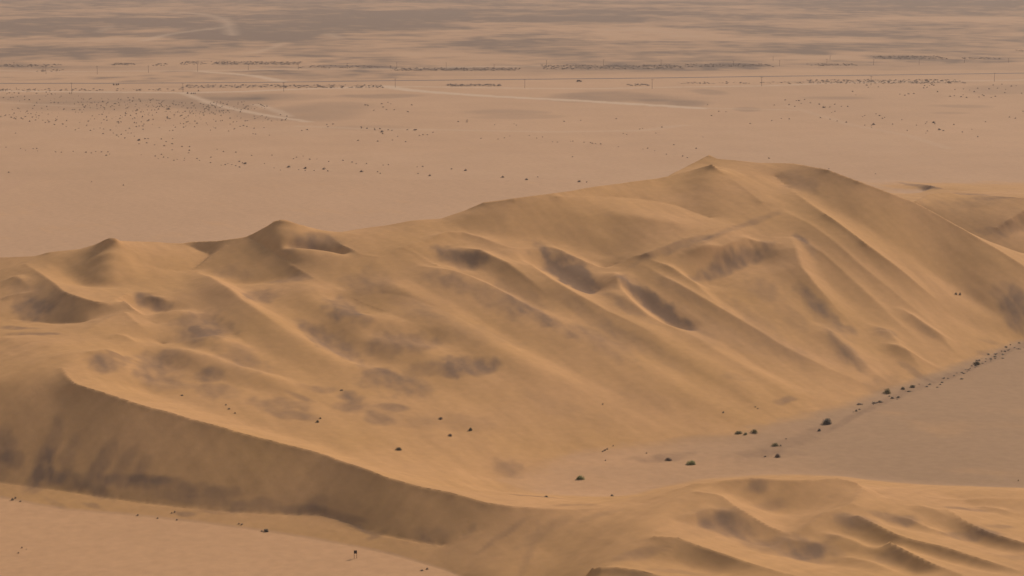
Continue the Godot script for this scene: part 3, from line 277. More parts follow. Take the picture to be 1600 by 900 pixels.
const PLAIN_SHRUBS := [
	-127, 1269, 2.2, -117, 1262, 2.2, -87, 1500, 2.6, -154, 1288, 2.2, -240, 1438, 2.5, -84, 1244, 2.1, 252, 1560, 2.6, 8, 1203, 2,
	36, 1193, 2, -261, 1700, 2.8, -106, 1258, 2.1, -26, 1251, 2, -5, 1215, 2, 290, 1518, 2.4, 297, 1576, 2.4, -45, 1223, 1.9,
	239, 1717, 2.6, -66, 1515, 2.3, -164, 1597, 1.6, 359, 1893, 1.9, 269, 1639, 1.7, -203, 1673, 1.7, 240, 1750, 1.8, 229, 1789, 1.8,
	371, 1975, 2, -139, 1518, 1.5, -243, 1338, 1.4, 199, 1608, 1.6, -78, 1743, 1.8, -218, 1400, 1.4, -238, 1450, 1.5, 219, 1796, 1.8,
	-250, 1623, 1.6, -114, 1743, 1.8, -78, 1675, 1.7, -86, 1487, 1.5, -186, 1318, 1.3, 330, 1867, 1.9, -165, 1283, 1.3, -34, 1259, 1.3,
	-327, 1582, 1.6, -354, 1615, 1.6, -206, 1395, 1.4, -227, 1447, 1.4, -86, 1432, 1.4, 236, 1580, 1.6, -198, 1370, 1.4, -342, 1587, 1.6,
	-155, 1269, 1.3, 312, 1975, 2, 291, 1510, 1.5, -272, 1487, 1.5, -119, 1314, 1.3, 216, 1746, 1.7, 359, 1837, 1.8, 410, 1928, 1.9,
	56, 1413, 1.4, -314, 1564, 1.5, -215, 1414, 1.4, 114, 1382, 1.4, 152, 1321, 1.3, 308, 1560, 1.5, -252, 1455, 1.4, -90, 1525, 1.5,
	-93, 1298, 1.3, -159, 1302, 1.3, -162, 1600, 1.5, 367, 1832, 1.8, -211, 1344, 1.3, -186, 1551, 1.5, -93, 1517, 1.5, 366, 2027, 1.9,
	-280, 1241, 1.2, -99, 1437, 1.4, 390, 1893, 1.8, 103, 1539, 1.5, 370, 1825, 1.7, -99, 1529, 1.5, 288, 1896, 1.8, -103, 1248, 1.2,
	356, 1941, 1.8, -112, 1739, 1.6, -259, 1358, 1.3, -102, 1755, 1.7, 437, 1964, 1.9, 40, 1191, 1.1, -168, 1358, 1.3, -261, 1476, 1.4,
	-359, 1615, 1.5, 362, 1969, 1.8, -245, 1679, 1.6, -207, 1327, 1.2, -99, 1308, 1.2, 223, 1619, 1.5, 259, 1728, 1.6, 388, 1845, 1.7,
	-65, 1518, 1.4, 305, 1464, 1.4, -179, 1327, 1.2, -38, 1585, 1.5, -51, 1273, 1.2, -272, 1515, 1.4, 266, 1564, 1.4, -73, 1235, 1.1,
	-201, 1394, 1.3, -213, 1334, 1.2, -176, 1363, 1.2, 296, 1567, 1.4, -363, 1623, 1.5, -354, 1629, 1.5, -103, 1532, 1.4, -205, 1176, 1.1,
	-125, 1564, 1.4, 371, 1983, 1.8, -32, 1582, 1.4, -71, 1517, 1.4, 335, 1870, 1.7, 363, 1615, 1.4, -246, 1360, 1.2, -71, 1283, 1.1,
	391, 2013, 1.8, 402, 1936, 1.7, -84, 1289, 1.1, -68, 1428, 1.3, -221, 1429, 1.3, 75, 1610, 1.4, -278, 1360, 1.2, -232, 1420, 1.3,
	-59, 1479, 1.3, -75, 1244, 1.1, 360, 1947, 1.7, 37, 1587, 1.4, -319, 1560, 1.4, 324, 1850, 1.6, 250, 1556, 1.3, -104, 1541, 1.3,
	-99, 1721, 1.5, -32, 1597, 1.4, 383, 1679, 1.4, -20, 1452, 1.2, 167, 1569, 1.3, -259, 1591, 1.4, -53, 1497, 1.3, -372, 1629, 1.4,
	252, 1750, 1.5, -259, 1482, 1.3, 146, 1639, 1.4, 84, 1384, 1.2, 50, 1422, 1.2, -158, 1277, 1.1, 102, 1334, 1.1, 267, 1614, 1.4,
	-294, 1382, 1.2, -95, 1696, 1.4, 218, 1728, 1.5, 280, 1508, 1.3, 51, 1417, 1.2, 413, 1880, 1.6, 102, 1407, 1.2, -61, 1474, 1.2,
	-198, 1308, 1.1, 361, 1625, 1.4, -285, 1512, 1.3, 155, 1679, 1.4, -89, 1694, 1.4, 396, 1837, 1.5, 302, 1500, 1.2, 93, 1345, 1.1,
	-156, 1293, 1.1, -295, 1553, 1.3, -236, 1450, 1.2, -116, 1251, 1, 267, 1512, 1.2, 228, 1606, 1.3, 293, 1582, 1.3, -81, 1512, 1.2,
	-175, 1295, 1.1, -84, 1517, 1.2, -264, 1573, 1.3, 419, 1936, 1.5, 235, 1801, 1.4, -107, 1302, 1, -129, 1560, 1.2, -52, 1235, 1,
	426, 1875, 1.5, -250, 1360, 1.1, -255, 1354, 1.1, -127, 1542, 1.2, 424, 1978, 1.6, -77, 1440, 1.1, 244, 1721, 1.4, 245, 1555, 1.2,
	-5, 1455, 1.1, -296, 1517, 1.2, -329, 1578, 1.2, 39, 1432, 1.1, 14, 1217, 1, -129, 1318, 1, -142, 1512, 1.2, -171, 1591, 1.2,
	242, 1679, 1.3, -12, 1558, 1.2, -213, 1639, 1.3, 381, 1830, 1.4, 201, 1233, 0.9, 335, 1584, 1.2, -128, 1327, 1, -56, 1479, 1.1,
	-104, 1689, 1.3, 227, 1759, 1.3, 87, 1523, 1.2, -111, 1251, 0.9, 74, 1488, 1.1, -170, 1484, 1.1, 379, 1920, 1.4, 364, 1845, 1.4,
	46, 1425, 1.1, 185, 1595, 1.2, -191, 1508, 1.1, 179, 1260, 0.9, 96, 1492, 1.1, -98, 1770, 1.3, -204, 1324, 1, -74, 1281, 0.9,
	-90, 1289, 0.9, -315, 1391, 1, -209, 1374, 1, 104, 1324, 1, -94, 1529, 1.1, 36, 1330, 1, -196, 1354, 1, -161, 1283, 0.9,
	102, 1334, 1, -283, 1639, 1.2, -274, 1358, 1, 281, 1555, 1.1, 434, 1989, 1.4, 235, 1766, 1.3, 20, 1463, 1, -144, 1340, 1,
	-254, 1363, 1, -156, 1338, 1, -268, 1364, 1, -296, 1381, 1, 279, 1602, 1.1, -220, 1450, 1, 290, 1569, 1.1, 388, 1928, 1.4,
	-170, 1535, 1.1, 270, 1623, 1.1, 254, 1728, 1.2, 319, 1955, 1.4, 194, 1614, 1.1, -172, 1487, 1, -236, 1414, 1, 389, 1855, 1.3,
	-54, 1271, 0.9, -278, 1523, 1.1, 76, 1482, 1, 231, 1591, 1.1, -326, 1766, 1.2, 255, 1629, 1.1, 227, 1789, 1.2, -296, 1529, 1,
	258, 1639, 1.1, 53, 1416, 1, 364, 1998, 1.4, 204, 1743, 1.2, -9, 1447, 1, 322, 1862, 1.3, 49, 1595, 1.1, -282, 1532, 1,
	-248, 1468, 1, -254, 1492, 1, -225, 1407, 0.9, -183, 1308, 0.9, 373, 1855, 1.2, 29, 1426, 0.9, 26, 1428, 0.9, -192, 1308, 0.9,
	-143, 1289, 0.8, -75, 1468, 1, -331, 1492, 1, -120, 1256, 0.8, 3, 1555, 1, -266, 1492, 1, 269, 1655, 1.1, 423, 1922, 1.2,
	-197, 1564, 1, -130, 1253, 0.8, -160, 1476, 0.9, -304, 1382, 0.9, 390, 1825, 1.2, -95, 1755, 1.1, 160, 1675, 1.1, -258, 1466, 0.9,
	309, 1947, 1.2, 16, 1455, 0.9, -225, 1193, 0.8, -261, 1512, 1,
]
const ROADSIDE_SHRUBS := [-351, 1978.9, 1.8, 1.8, -348.3, 1976.3, 1.5, 1.9, -347.3, 1980.6, 1.6, 1.6, -270.7, 1871, 1.6, 1.9, -266.9, 1867.2, 1.4, 1.4, -265.3, 1868.7, 1.3, 1.3, -263.9, 1868.7, 1.3, 1.4, -265.9, 1902.2, 1.4, 1.2]
const DUNE_SHRUBS := [
	["charcoal", 84.9, 591, 3.62, 1.64],
	["charcoal", 81.7, 582.4, 1.19, 0.77],
	["green", 16.6, 528.7, 2.71, 1.08],
	["green", 44.6, 544.4, 3.19, 1.04],
	["dry", 39.3, 548.5, 2.09, 0.8],
	["olive", 68, 564.7, 2.15, 0.91],
	["dry", 67.3, 552.5, 2.43, 0.97],
	["dry", 63.9, 552.5, 0.97, 0.42],
	["olive", 59.6, 576.4, 2.19, 0.84],
	["olive", 61.4, 575.9, 1.51, 0.67],
	["olive", 63.8, 577.9, 2.2, 1.1],
	["dark", -27.8, 534.3, 1.8, 0.78],
	["dark", -10.6, 558.4, 1.63, 0.82],
	["dry", -15.5, 551.8, 1.37, 0.68],
	["dry", -18.4, 564.3, 1.4, 0.66],
	["dark", -48.7, 549.9, 1.12, 0.67],
	["dark", -48.4, 553, 0.73, 0.48],
	["charcoal", -54.3, 480.6, 1.41, 0.71],
	["dry", -55.3, 480.6, 0.71, 0.37],
	["olive", 107.9, 631, 2.48, 1.56],
	["dark", 113.4, 637.1, 1.67, 0.84],
	["dark", 116.5, 640.1, 1.86, 0.84],
	["dark", 142.6, 675.5, 2.55, 1.08],
]
const SMALL_TUFTS := [-116.44, 508.48, 1.04, 0.6, -116.07, 509.5, 0.75, 0.45, -114.32, 506.95, 0.6, 0.37, -84.99, 494.3, 0.73, 0.36, -80.09, 491.76, 0.65, 0.36, -75.46, 490.25, 0.58, 0.37, -77.22, 494.4, 0.44, 0.32, -76.64, 494.89, 0.65, 0.44, -60.23, 485.23, 0.71, 0.37, -61, 485.74, 0.5, 0.31, -105.31, 466.97, 0.5, 0.41, -105.19, 462.93, 0.44, 0.33, -104.2, 465.96, 0.27, 0.19, 23.44, 508.63, 1.19, 0.45, 7.75, 498.38, 1.02, 0.38, -18.71, 449.76, 0.8, 0.35, -17.56, 450.77, 0.8, 0.4, 23.59, 556.18, 0.81, 0.42, 24.29, 557.18, 0.65, 0.42, 23.06, 555.15, 0.65, 0.29, 25.87, 559.76, 0.43, 0.36, 23.4, 547.48, 0.48, 0.32, 34.14, 555.58, 0.49, 0.36, 108.38, 624.89, 1.64, 0.55, 110, 625.9, 1.64, 0.55, 101.96, 617.81, 1.62, 0.54, 104.01, 619.33, 1.63, 0.54, 96.99, 614.81, 1.25, 0.54, 95.39, 607.19, 1.06, 0.5, 96.5, 609.22, 0.89, 0.36, 102.76, 618.33, 0.9, 0.36, 147.52, 734.63, 1.28, 0.72, 149, 735.6, 1.06, 0.85, 122.27, 527.19, 0.4, 0.34, -72.61, 556.98, 0.65, 0.36, -71.5, 553.88, 0.81, 0.42, -69.59, 550.78, 0.56, 0.39, -84.39, 562.27, 1.15, 0.26, -45, 579.65, 1.18, 0.27, 24.4, 589.33, 0.69, 0.34, 56.95, 591.44, 0.86, 0.35, 66.39, 598.99, 0.7, 0.31, 66.98, 597.94, 0.59, 0.28, 71.66, 572.76, 0.67, 0.27, 69.36, 564.66, 0.66, 0.5]
const DEBRIS_LINE := [93.7, 606.2, 98.6, 614.8, 108.7, 627.1, 119.3, 640, 126.7, 649.5, 135.1, 663.2, 143.8, 677.5, 152.5, 690.3, 164.5, 708.1]
const THICKETS := [
	[-309, -219, 2299, 2352, 170],
	[-213, -121, 2237, 2282, 50],
	[-119, 8, 2194, 2243, 200],
	[30, 171, 2216, 2293, 260],
	[174, 264, 2259, 2311, 120],
	[303, 351, 2276, 2317, 50],
	[391, 467, 2402, 2466, 120],
	[484, 525, 2402, 2433, 30],
	[-286, -112, 1943, 1985, 150],
	[-58, -10, 1964, 1994, 70],
	[102, 121, 1972, 1994, 24],
	[267, 406, 2002, 2056, 160],
	[-522, -460, 2259, 2305, 60],
	[-409, -386, 2288, 2328, 25],
	[-365, -353, 2276, 2322, 18],
	[-343, -313, 2299, 2358, 35],
	[-438, -280, 1906, 1930, 50],
	[-465, -440, 2179, 2221, 14],
	[149, 264, 1998, 2024, 40],
	[580, 589, 2541, 2599, 10],
]
const SHRUB_FIELDS := [
	[-390, 1846, 37, 60, 40],
	[-320, 1755, 60, 68, 130],
	[-252, 1697, 44, 76, 110],
	[-221, 1722, 34, 65, 70],
	[-320, 1646, 52, 54, 40],
	[-259, 1589, 54, 44, 50],
	[-185, 1616, 28, 40, 25],
	[-368, 1676, 19, 49, 14],
	[-219, 1534, 44, 26, 20],
	[-417, 1923, 33, 24, 12],
]
const VALLEY := [-201.9, 663.5, -142.6, 614.2, -123.7, 595.6, -113.9, 580.8, -94.4, 563.6, -75.4, 549.5, -56.5, 537.3, -39.9, 524.5, -26.8, 507.9, -14.7, 501.5, -8.8, 498.8, 7.5, 511.9, 30.1, 512.4, 46.8, 532, 80.2, 536.6, 89.8, 528.1, 122.4, 521.7]
const BACK_VALLEY := [158.5, 871.7, 176.1, 871.7, 188.6, 859.4, 207.7, 856, 234.2, 862.7]
const SHOULDER := [40.3, 482.1, 35.9, 470.1, 27.8, 450.4, 20.3, 430.8, 16.1, 419.7, 11.7, 396.8]
const CAR_AT := [60.6, 2024.5]
const SIGN_AT := [-33.1, 459.1]

const X0 := -260.0
const X1 := 360.0
const D0 := 370.0
const D1 := 1204.0
const CELL := 0.75
const GW := 827
const GH := 1113

# real-world base colours (linear)
const DUNE_SAND := Color(0.455, 0.244, 0.103)
const PLAIN_SAND := Color(0.44, 0.262, 0.153)
const NEAR_PLAIN := Color(0.45, 0.252, 0.130)
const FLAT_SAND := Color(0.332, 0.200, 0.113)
const MINERAL_SHADE_SAND := Color(0.178, 0.106, 0.067)
const STONY := Color(0.150, 0.104, 0.075)
const TRACK_DUST := Color(0.50, 0.345, 0.235)

var hgt: PackedFloat32Array
var dark: PackedFloat32Array
var shift_x: PackedFloat32Array   # crest vertices sit on their crest line, not on the grid
var shift_d: PackedFloat32Array
var used := {}
var warp: FastNoiseLite
var fine: FastNoiseLite
var broad: FastNoiseLite
var streak: FastNoiseLite

func _ready() -> void:
	# ---- camera
	var cam := Camera3D.new()
	cam.name = "camera"
	add_child(cam)
	cam.position = Vector3(0, 130, 0)
	cam.rotation.x = -atan(550.0 / 3500.0)
	cam.fov = rad_to_deg(2.0 * atan(450.0 / 3500.0))
	cam.near = 1.0
	cam.far = 60000.0
	cam.current = true
	# ---- sky and haze
	var env := Environment.new()
	env.background_mode = Environment.BG_SKY
	var sky := Sky.new()
	var sm := ProceduralSkyMaterial.new()
	sm.sky_top_color = Color(0.60, 0.63, 0.68)
	sm.sky_horizon_color = Color(0.80, 0.75, 0.70)
	sm.sky_curve = 0.2
	sm.ground_bottom_color = Color(0.45, 0.37, 0.30)
	sm.ground_horizon_color = Color(0.70, 0.64, 0.57)
	sm.sky_energy_multiplier = 1.0
	sky.sky_material = sm
	env.sky = sky
	env.tonemap_mode = Environment.TONE_MAPPER_LINEAR
	env.tonemap_exposure = 0.91
	env.sdfgi_enabled = true
	env.ssao_enabled = true
	env.ssil_enabled = true
	env.fog_enabled = true
	env.fog_density = 0.0001
	env.fog_light_color = Color(0.80, 0.72, 0.68)
	var we := WorldEnvironment.new()
	we.name = "world_environment"
	we.environment = env
	add_child(we)
	# ---- sun: high, behind the dunes and a little to the right, softened by thin haze
	var sun := DirectionalLight3D.new()
	sun.name = "sun"
	add_child(sun)
	sun.light_energy = 1.4
	sun.light_angular_distance = 12.0
	sun.light_color = Color(1.0, 0.95, 0.88)
	sun.shadow_enabled = true
	var az := deg_to_rad(40.0)
	var el := deg_to_rad(34.0)
	var to_sun := Vector3(sin(az) * cos(el), sin(el), -cos(az) * cos(el))
	sun.look_at_from_position(to_sun * 100.0, Vector3.ZERO, Vector3.UP)
	# ---- the place
	setup_noise()
	solve_dunes()
	print("dunes solved ", Time.get_ticks_msec())
	lay_minerals_and_shade()
	build_ground()
	print("ground built ", Time.get_ticks_msec())
	build_road()
	build_poles()
	build_shrubs()
	build_sign()
	build_car()
	print("done ", Time.get_ticks_msec())

# ------------------------------------------------------------------ helpers
func noise(freq: float, seed_value: int, oct: int) -> FastNoiseLite:
	var n := FastNoiseLite.new()
	n.noise_type = FastNoiseLite.TYPE_SIMPLEX_SMOOTH
	n.frequency = freq
	n.seed = seed_value
	n.fractal_type = FastNoiseLite.FRACTAL_FBM
	n.fractal_octaves = oct
	return n

func setup_noise() -> void:
	warp = noise(0.06, 11, 3)
	fine = noise(0.35, 23, 2)
	broad = noise(0.018, 37, 3)
	streak = noise(0.11, 53, 3)

# sand streaks drawn out along the wind, down the ribbed flank
func wind(x: float, d: float, f: float) -> float:
	var along := x * 0.47 - d * 0.88
	var across := x * 0.88 + d * 0.47
	return streak.get_noise_2d(across * f, along * f * 0.16)

func numbered(called: String) -> String:
	if not used.has(called):
		used[called] = 0
		return called
	used[called] += 1
	return "%s_%03d" % [called, used[called]]

func tag(o: Node, label: String, category: String, group := "", kind := "") -> void:
	if label != "":
		o.set_meta("label", label)
	if category != "":
		o.set_meta("category", category)
	if group != "":
		o.set_meta("group", group)
	if kind != "":
		o.set_meta("kind", kind)

func put(mesh: Mesh, called: String, mat: Material, parent: Node) -> MeshInstance3D:
	var o := MeshInstance3D.new()
	o.mesh = mesh
	o.material_override = mat
	o.name = numbered(called) if parent == self else called
	parent.add_child(o, true)
	return o

func thing(called: String, where: Vector3, turn := 0.0) -> Node3D:
	var o := Node3D.new()
	o.name = numbered(called)
	add_child(o)
	o.position = where
	o.rotation.y = turn
	return o

func copy_of(o: Node3D, called: String) -> Node3D:
	var c: Node3D = o.duplicate()
	c.name = numbered(called)
	add_child(c)
	return c

func plain_material(col: Color, rough := 0.9) -> StandardMaterial3D:
	var m := StandardMaterial3D.new()
	m.albedo_color = col.linear_to_srgb()
	m.roughness = rough
	return m

func smooth01(a: float, b: float, v: float) -> float:
	var t := clampf((v - a) / (b - a), 0.0, 1.0)
	return t * t * (3.0 - 2.0 * t)

func ground_at(x: float, d: float) -> float:
	if x <= X0 or x >= X1 or d <= D0 or d >= D1:
		return 0.0
	var i := (x - X0) / CELL
	var j := (d - D0) / CELL
	var i0 := int(i)
	var j0 := int(j)
	var fi := i - i0
	var fj := j - j0
	var k := j0 * GW + i0
	return lerpf(lerpf(hgt[k], hgt[k + 1], fi), lerpf(hgt[k + GW], hgt[k + GW + 1], fi), fj)

func on_ground(x: float, d: float, sink := 0.0) -> Vector3:
	return Vector3(x, ground_at(x, d) - sink, -d)

# ------------------------------------------------------------------ the dunes
# Sand settles between the surveyed crests and feet like a stretched skin; the ribs are heaped on it.
func solve_dunes() -> void:
	var prev := PackedFloat32Array()
	var pw := 0
	var ph := 0
	var pcell := 1.0
	var steps := [[12.0, 110], [6.0, 60], [3.0, 40], [1.5, 24], [CELL, 10]]
	var crest := PackedByteArray()
	for st in steps:
		var cell: float = st[0]
		var nx := int((X1 - X0) / cell) + 1
		var nd := int((D1 - D0) / cell) + 1
		var val := PackedFloat32Array()
		val.resize(nx * nd)
		var cnt := PackedFloat32Array()
		cnt.resize(nx * nd)
		crest = PackedByteArray()
		crest.resize(nx * nd)
		var sx := PackedFloat32Array()
		sx.resize(nx * nd)
		var sd := PackedFloat32Array()
		sd.resize(nx * nd)
		for ln in LINES:
			var hard: bool = ln[0] != "guide"
			var p: Array = ln[1]
			for s in range(0, p.size() - 3, 3):
				var ax: float = p[s]
				var ad: float = p[s + 1]
				var ah: float = p[s + 2]
				var bx: float = p[s + 3]
				var bd: float = p[s + 4]
				var bh: float = p[s + 5]
				var n := maxi(2, int(Vector2(bx - ax, bd - ad).length() / (cell * 0.5)) + 1)
				for q in n + 1:
					var t := float(q) / n
					var i := roundi((ax + (bx - ax) * t - X0) / cell)
					var j := roundi((ad + (bd - ad) * t - D0) / cell)
					if i < 0 or j < 0 or i >= nx or j >= nd:
						continue
					var k := j * nx + i
					if hard:
						if crest[k] == 0:
							val[k] = 0.0
							cnt[k] = 0.0
							crest[k] = 1
						sx[k] += ax + (bx - ax) * t - (X0 + i * cell)
						sd[k] += ad + (bd - ad) * t - (D0 + j * cell)
					elif crest[k] == 1:
						continue
					val[k] += ah + (bh - ah) * t
					cnt[k] += 1.0
		var h := PackedFloat32Array()
		h.resize(nx * nd)
		var free := PackedInt32Array()
		for j in nd:
			for i in nx:
				var k := j * nx + i
				if cnt[k] > 0.0:
					h[k] = val[k] / cnt[k]
					sx[k] /= cnt[k]
					sd[k] /= cnt[k]
				else:
					if pw > 0:
						var u := minf(i * cell / pcell, pw - 1.001)
						var v := minf(j * cell / pcell, ph - 1.001)
						var u0 := int(u)
						var v0 := int(v)
						var kk := v0 * pw + u0
						h[k] = lerpf(lerpf(prev[kk], prev[kk + 1], u - u0), lerpf(prev[kk + pw], prev[kk + pw + 1], u - u0), v - v0)
					if i > 0 and j > 0 and i < nx - 1 and j < nd - 1:
						free.append(k)
		for it in int(st[1]):
			for k in free:
				h[k] = 0.25 * (h[k - 1] + h[k + 1] + h[k - nx] + h[k + nx])
		prev = h
		pw = nx
		ph = nd
		pcell = cell
		shift_x = sx
		shift_d = sd
	# guides let go: only crests and foot lines stay sharp
	for it in 8:
		for j in range(1, GH - 1):
			for k in range(j * GW + 1, j * GW + GW - 1):
				if crest[k] == 0:
					prev[k] = 0.25 * (prev[k - 1] + prev[k + 1] + prev[k - GW] + prev[k + GW])
	for it in 2:
		var src := prev.duplicate()
		for j in range(1, GH - 1):
			for k in range(j * GW + 1, j * GW + GW - 1):
				if crest[k] == 0:
					prev[k] = 0.25 * (src[k - 1] + src[k + 1] + src[k - GW] + src[k + GW])
	hgt = prev
	for rb in RIBS:
		heap(rb[0], rb[1], rb[2], rb[3], rb[4])
	for ln in LINES:
		if ln[0] == "crest":
			var p: Array = ln[1]
			var q := []
			for s in range(0, p.size(), 3):
				q.append(p[s])
				q.append(p[s + 1])
			heap("edge", 0.08, 2.2, 2.2, q)
	# low hummocks and slumps
	for j in range(1, GH - 1):
		for i in range(1, GW - 1):
			var k := j * GW + i
			if hgt[k] > 0.3:
				var x := X0 + i * CELL
				var d := D0 + j * CELL
				var a := minf(1.0, (hgt[k] - 0.3) * 0.4)
				hgt[k] += a * (broad.get_noise_2d(x * 1.6, d) * 0.35 + wind(x, d, 0.5) * 0.16)
				if x < 40.0 and d < 560.0 and hgt[k + GW] - hgt[k - GW] > 0.5 * CELL:
					# grain-flow tongues
					hgt[k] += (0.12 + 0.2 * broad.get_noise_2d(x * 2.0, d * 2.0)) * streak.get_noise_2d(x * 1.2 - d * 0.75, d * 0.12)

func heap(kind: String, amp: float, wf: float, wb: float, p: Array) -> void:
	var n := int(p.size() / 2.0)
	var wide := maxf(wf, wb)
	var lo := Vector2(1e9, 1e9)
	var hi := Vector2(-1e9, -1e9)
	var pts: PackedVector2Array = []
	for s in n:
		pts.append(Vector2(p[2 * s], p[2 * s + 1]))
		lo = lo.min(pts[s])
		hi = hi.max(pts[s])
	var total := 0.0
	for s in n - 1:
		total += pts[s].distance_to(pts[s + 1])
	var i0 := maxi(1, int((lo.x - wide - X0) / CELL))
	var i1 := mini(GW - 1, int((hi.x + wide - X0) / CELL) + 2)
	var j0 := maxi(1, int((lo.y - wide - D0) / CELL))
	var j1 := mini(GH - 1, int((hi.y + wide - D0) / CELL) + 2)
	if i1 <= i0 or j1 <= j0:
		return
	var bw := i1 - i0
	var best := PackedFloat32Array()
	best.resize(bw * (j1 - j0))
	best.fill(1e9)
	var side := PackedFloat32Array()
	side.resize(best.size())
	var along := PackedFloat32Array()
	along.resize(best.size())
	var done := 0.0
	for s in n - 1:
		var a := pts[s]
		var b := pts[s + 1]
		var l := a.distance_to(b)
		if l < 0.01:
			continue
		var ux := (b.x - a.x) / l
		var ud := (b.y - a.y) / l
		var fi0 := maxi(i0, int((minf(a.x, b.x) - wide - X0) / CELL))
		var fi1 := mini(i1, int((maxf(a.x, b.x) + wide - X0) / CELL) + 2)
		var fj0 := maxi(j0, int((minf(a.y, b.y) - wide - D0) / CELL))
		var fj1 := mini(j1, int((maxf(a.y, b.y) + wide - D0) / CELL) + 2)
		for j in range(fj0, fj1):
			var rd := D0 + j * CELL - a.y
			for i in range(fi0, fi1):
				var rx := X0 + i * CELL - a.x
				var q := clampf(rx * ux + rd * ud, 0.0, l)
				var ex := rx - q * ux
				var ed := rd - q * ud
				var dd := sqrt(ex * ex + ed * ed)
				var k := (j - j0) * bw + i - i0
				if dd < best[k]:
					best[k] = dd
					side[k] = ux * rd - ud * rx
					along[k] = (done + q) / total
		done += l
	for j in range(j0, j1):
		for i in range(i0, i1):
			var k := (j - j0) * bw + i - i0
			var r := 1.0 - best[k] / (wb if side[k] > 0.0 else wf)
			if r <= 0.0:
				continue
			var t := along[k]
			var v: float
			if kind == "round":
				v = r * r * (3.0 - 2.0 * r)
				if amp > 0.0:
					v *= smooth01(0.0, 0.3, t) * smooth01(0.0, 0.35, 1.0 - t)
			else:
				v = r * r * (1.6 - 0.6 * r)
				if kind == "brink" and side[k] <= 0.0:
					v = 1.0 - (1.0 - r) * (1.0 - r)
				if kind != "edge":
					v *= minf(1.0, t / 0.22) * minf(1.0, (1.0 - t) / 0.5)
			hgt[j * GW + i] += amp * v

# dark heavy-mineral sand that the wind has sorted into the hollows and down the slip face, plus face shade painted on the back dunes
func lay_minerals_and_shade() -> void:
	dark = PackedFloat32Array()
	dark.resize(GW * GH)
	for m in MINERAL_AND_SHADE:
		var cx: float = m[0]
		var cd: float = m[1]
		var a: float = m[2]
		var b: float = m[3]
		var c: float = m[4]
		var e: float = m[5]
		var det := absf(a * e - b * c)
		if det < 1e-7:
			continue
		var rx := 1.5 * sqrt(b * b + e * e) / det
		var rd := 1.5 * sqrt(a * a + c * c) / det
		rx = minf(rx, 60.0)
		rd = minf(rd, 70.0)
		for j in range(maxi(1, int((cd - rd - D0) / CELL)), mini(GH - 1, int((cd + rd - D0) / CELL) + 1)):
			for i in range(maxi(1, int((cx - rx - X0) / CELL)), mini(GW - 1, int((cx + rx - X0) / CELL) + 1)):
				var x := X0 + i * CELL
				var d := D0 + j * CELL
				var n1 := warp.get_noise_2d(x * 2.2, d)
				var n2 := warp.get_noise_2d(x * 2.2 + 500.0, d)
				var ox := x - cx
				var od := d - cd
				var u := a * ox + b * od + n1 * 0.55
				var v := c * ox + e * od + n2 * 0.55
				var r := u * u + v * v
				if r >= 1.7:
					continue
				var s := smooth01(1.7, 0.15, r) * m[6] as float
				s *= 0.82 + 0.5 * streak.get_noise_2d(x * 2.0 + d * 0.7, d * 0.35 - x)
				var k := j * GW + i
				dark[k] = dark[k] + s * (1.0 - minf(1.0, dark[k]) * 0.6)

func curve_d(table: Array, x: float) -> float:
	# d of a dividing line at x
	if x <= table[0]:
		return table[1]
	for s in range(0, table.size() - 2, 2):
		if x <= table[s + 2]:
			var t: float = (x - table[s]) / maxf(0.001, table[s + 2] - table[s])
			return lerpf(table[s + 1], table[s + 3], t)
	return table[table.size() - 1]

func curve_x(table: Array, d: float) -> float:
	# x of a dividing line at d (d falls along the table)
	if d >= table[1]:
		return table[0]
	for s in range(0, table.size() - 2, 2):
		if d >= table[s + 3]:
			var t: float = (d - table[s + 1]) / minf(-0.001, table[s + 3] - table[s + 1])
			return lerpf(table[s], table[s + 2], t)
	return table[table.size() - 2]

func dune_colour(x: float, d: float, h: float, dk: float, valley: float) -> Color:
	var b := broad.get_noise_2d(x, d)
	var s := wind(x, d, 1.0)
	var flat_c: Color
	if d > 790.0:
		flat_c = PLAIN_SAND
	elif d < valley - 8.0:
		flat_c = NEAR_PLAIN
		s = streak.get_noise_2d(x * 0.3, d)
	else:
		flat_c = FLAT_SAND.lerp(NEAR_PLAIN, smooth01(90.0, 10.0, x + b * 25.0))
		if h < 1.0:
			s = streak.get_noise_2d(x * 0.3, d * 0.5)
	if d < valley and h > 1.0:
		# grain flows down the slip face
		s = streak.get_noise_2d(x * 1.6 - d * 1.0, d * 0.12)
	flat_c = flat_c * (1.0 + 0.05 * broad.get_noise_2d(x * 0.5 + 90.0, d * 0.35) + 0.03 * s)
	var dune_c := DUNE_SAND * (1.0 + 0.04 * b + 0.08 * s + 0.05 * wind(x, d, 3.0))
	dune_c.b *= 1.0 + 0.08 * b
	var t := smooth01(0.15, 1.3, h + b * 0.6 + s * 0.3)
	if d < valley - 8.0 and x < -5.0:
		t = smooth01(0.03, 0.28, h + s * 0.05)
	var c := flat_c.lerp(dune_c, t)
	c = c.lerp(MINERAL_SHADE_SAND, clampf(dk, 0.0, 0.88))
	c = c * (1.0 + 0.05 * fine.get_noise_2d(x, d))
	return Color(c.r, c.g, c.b)

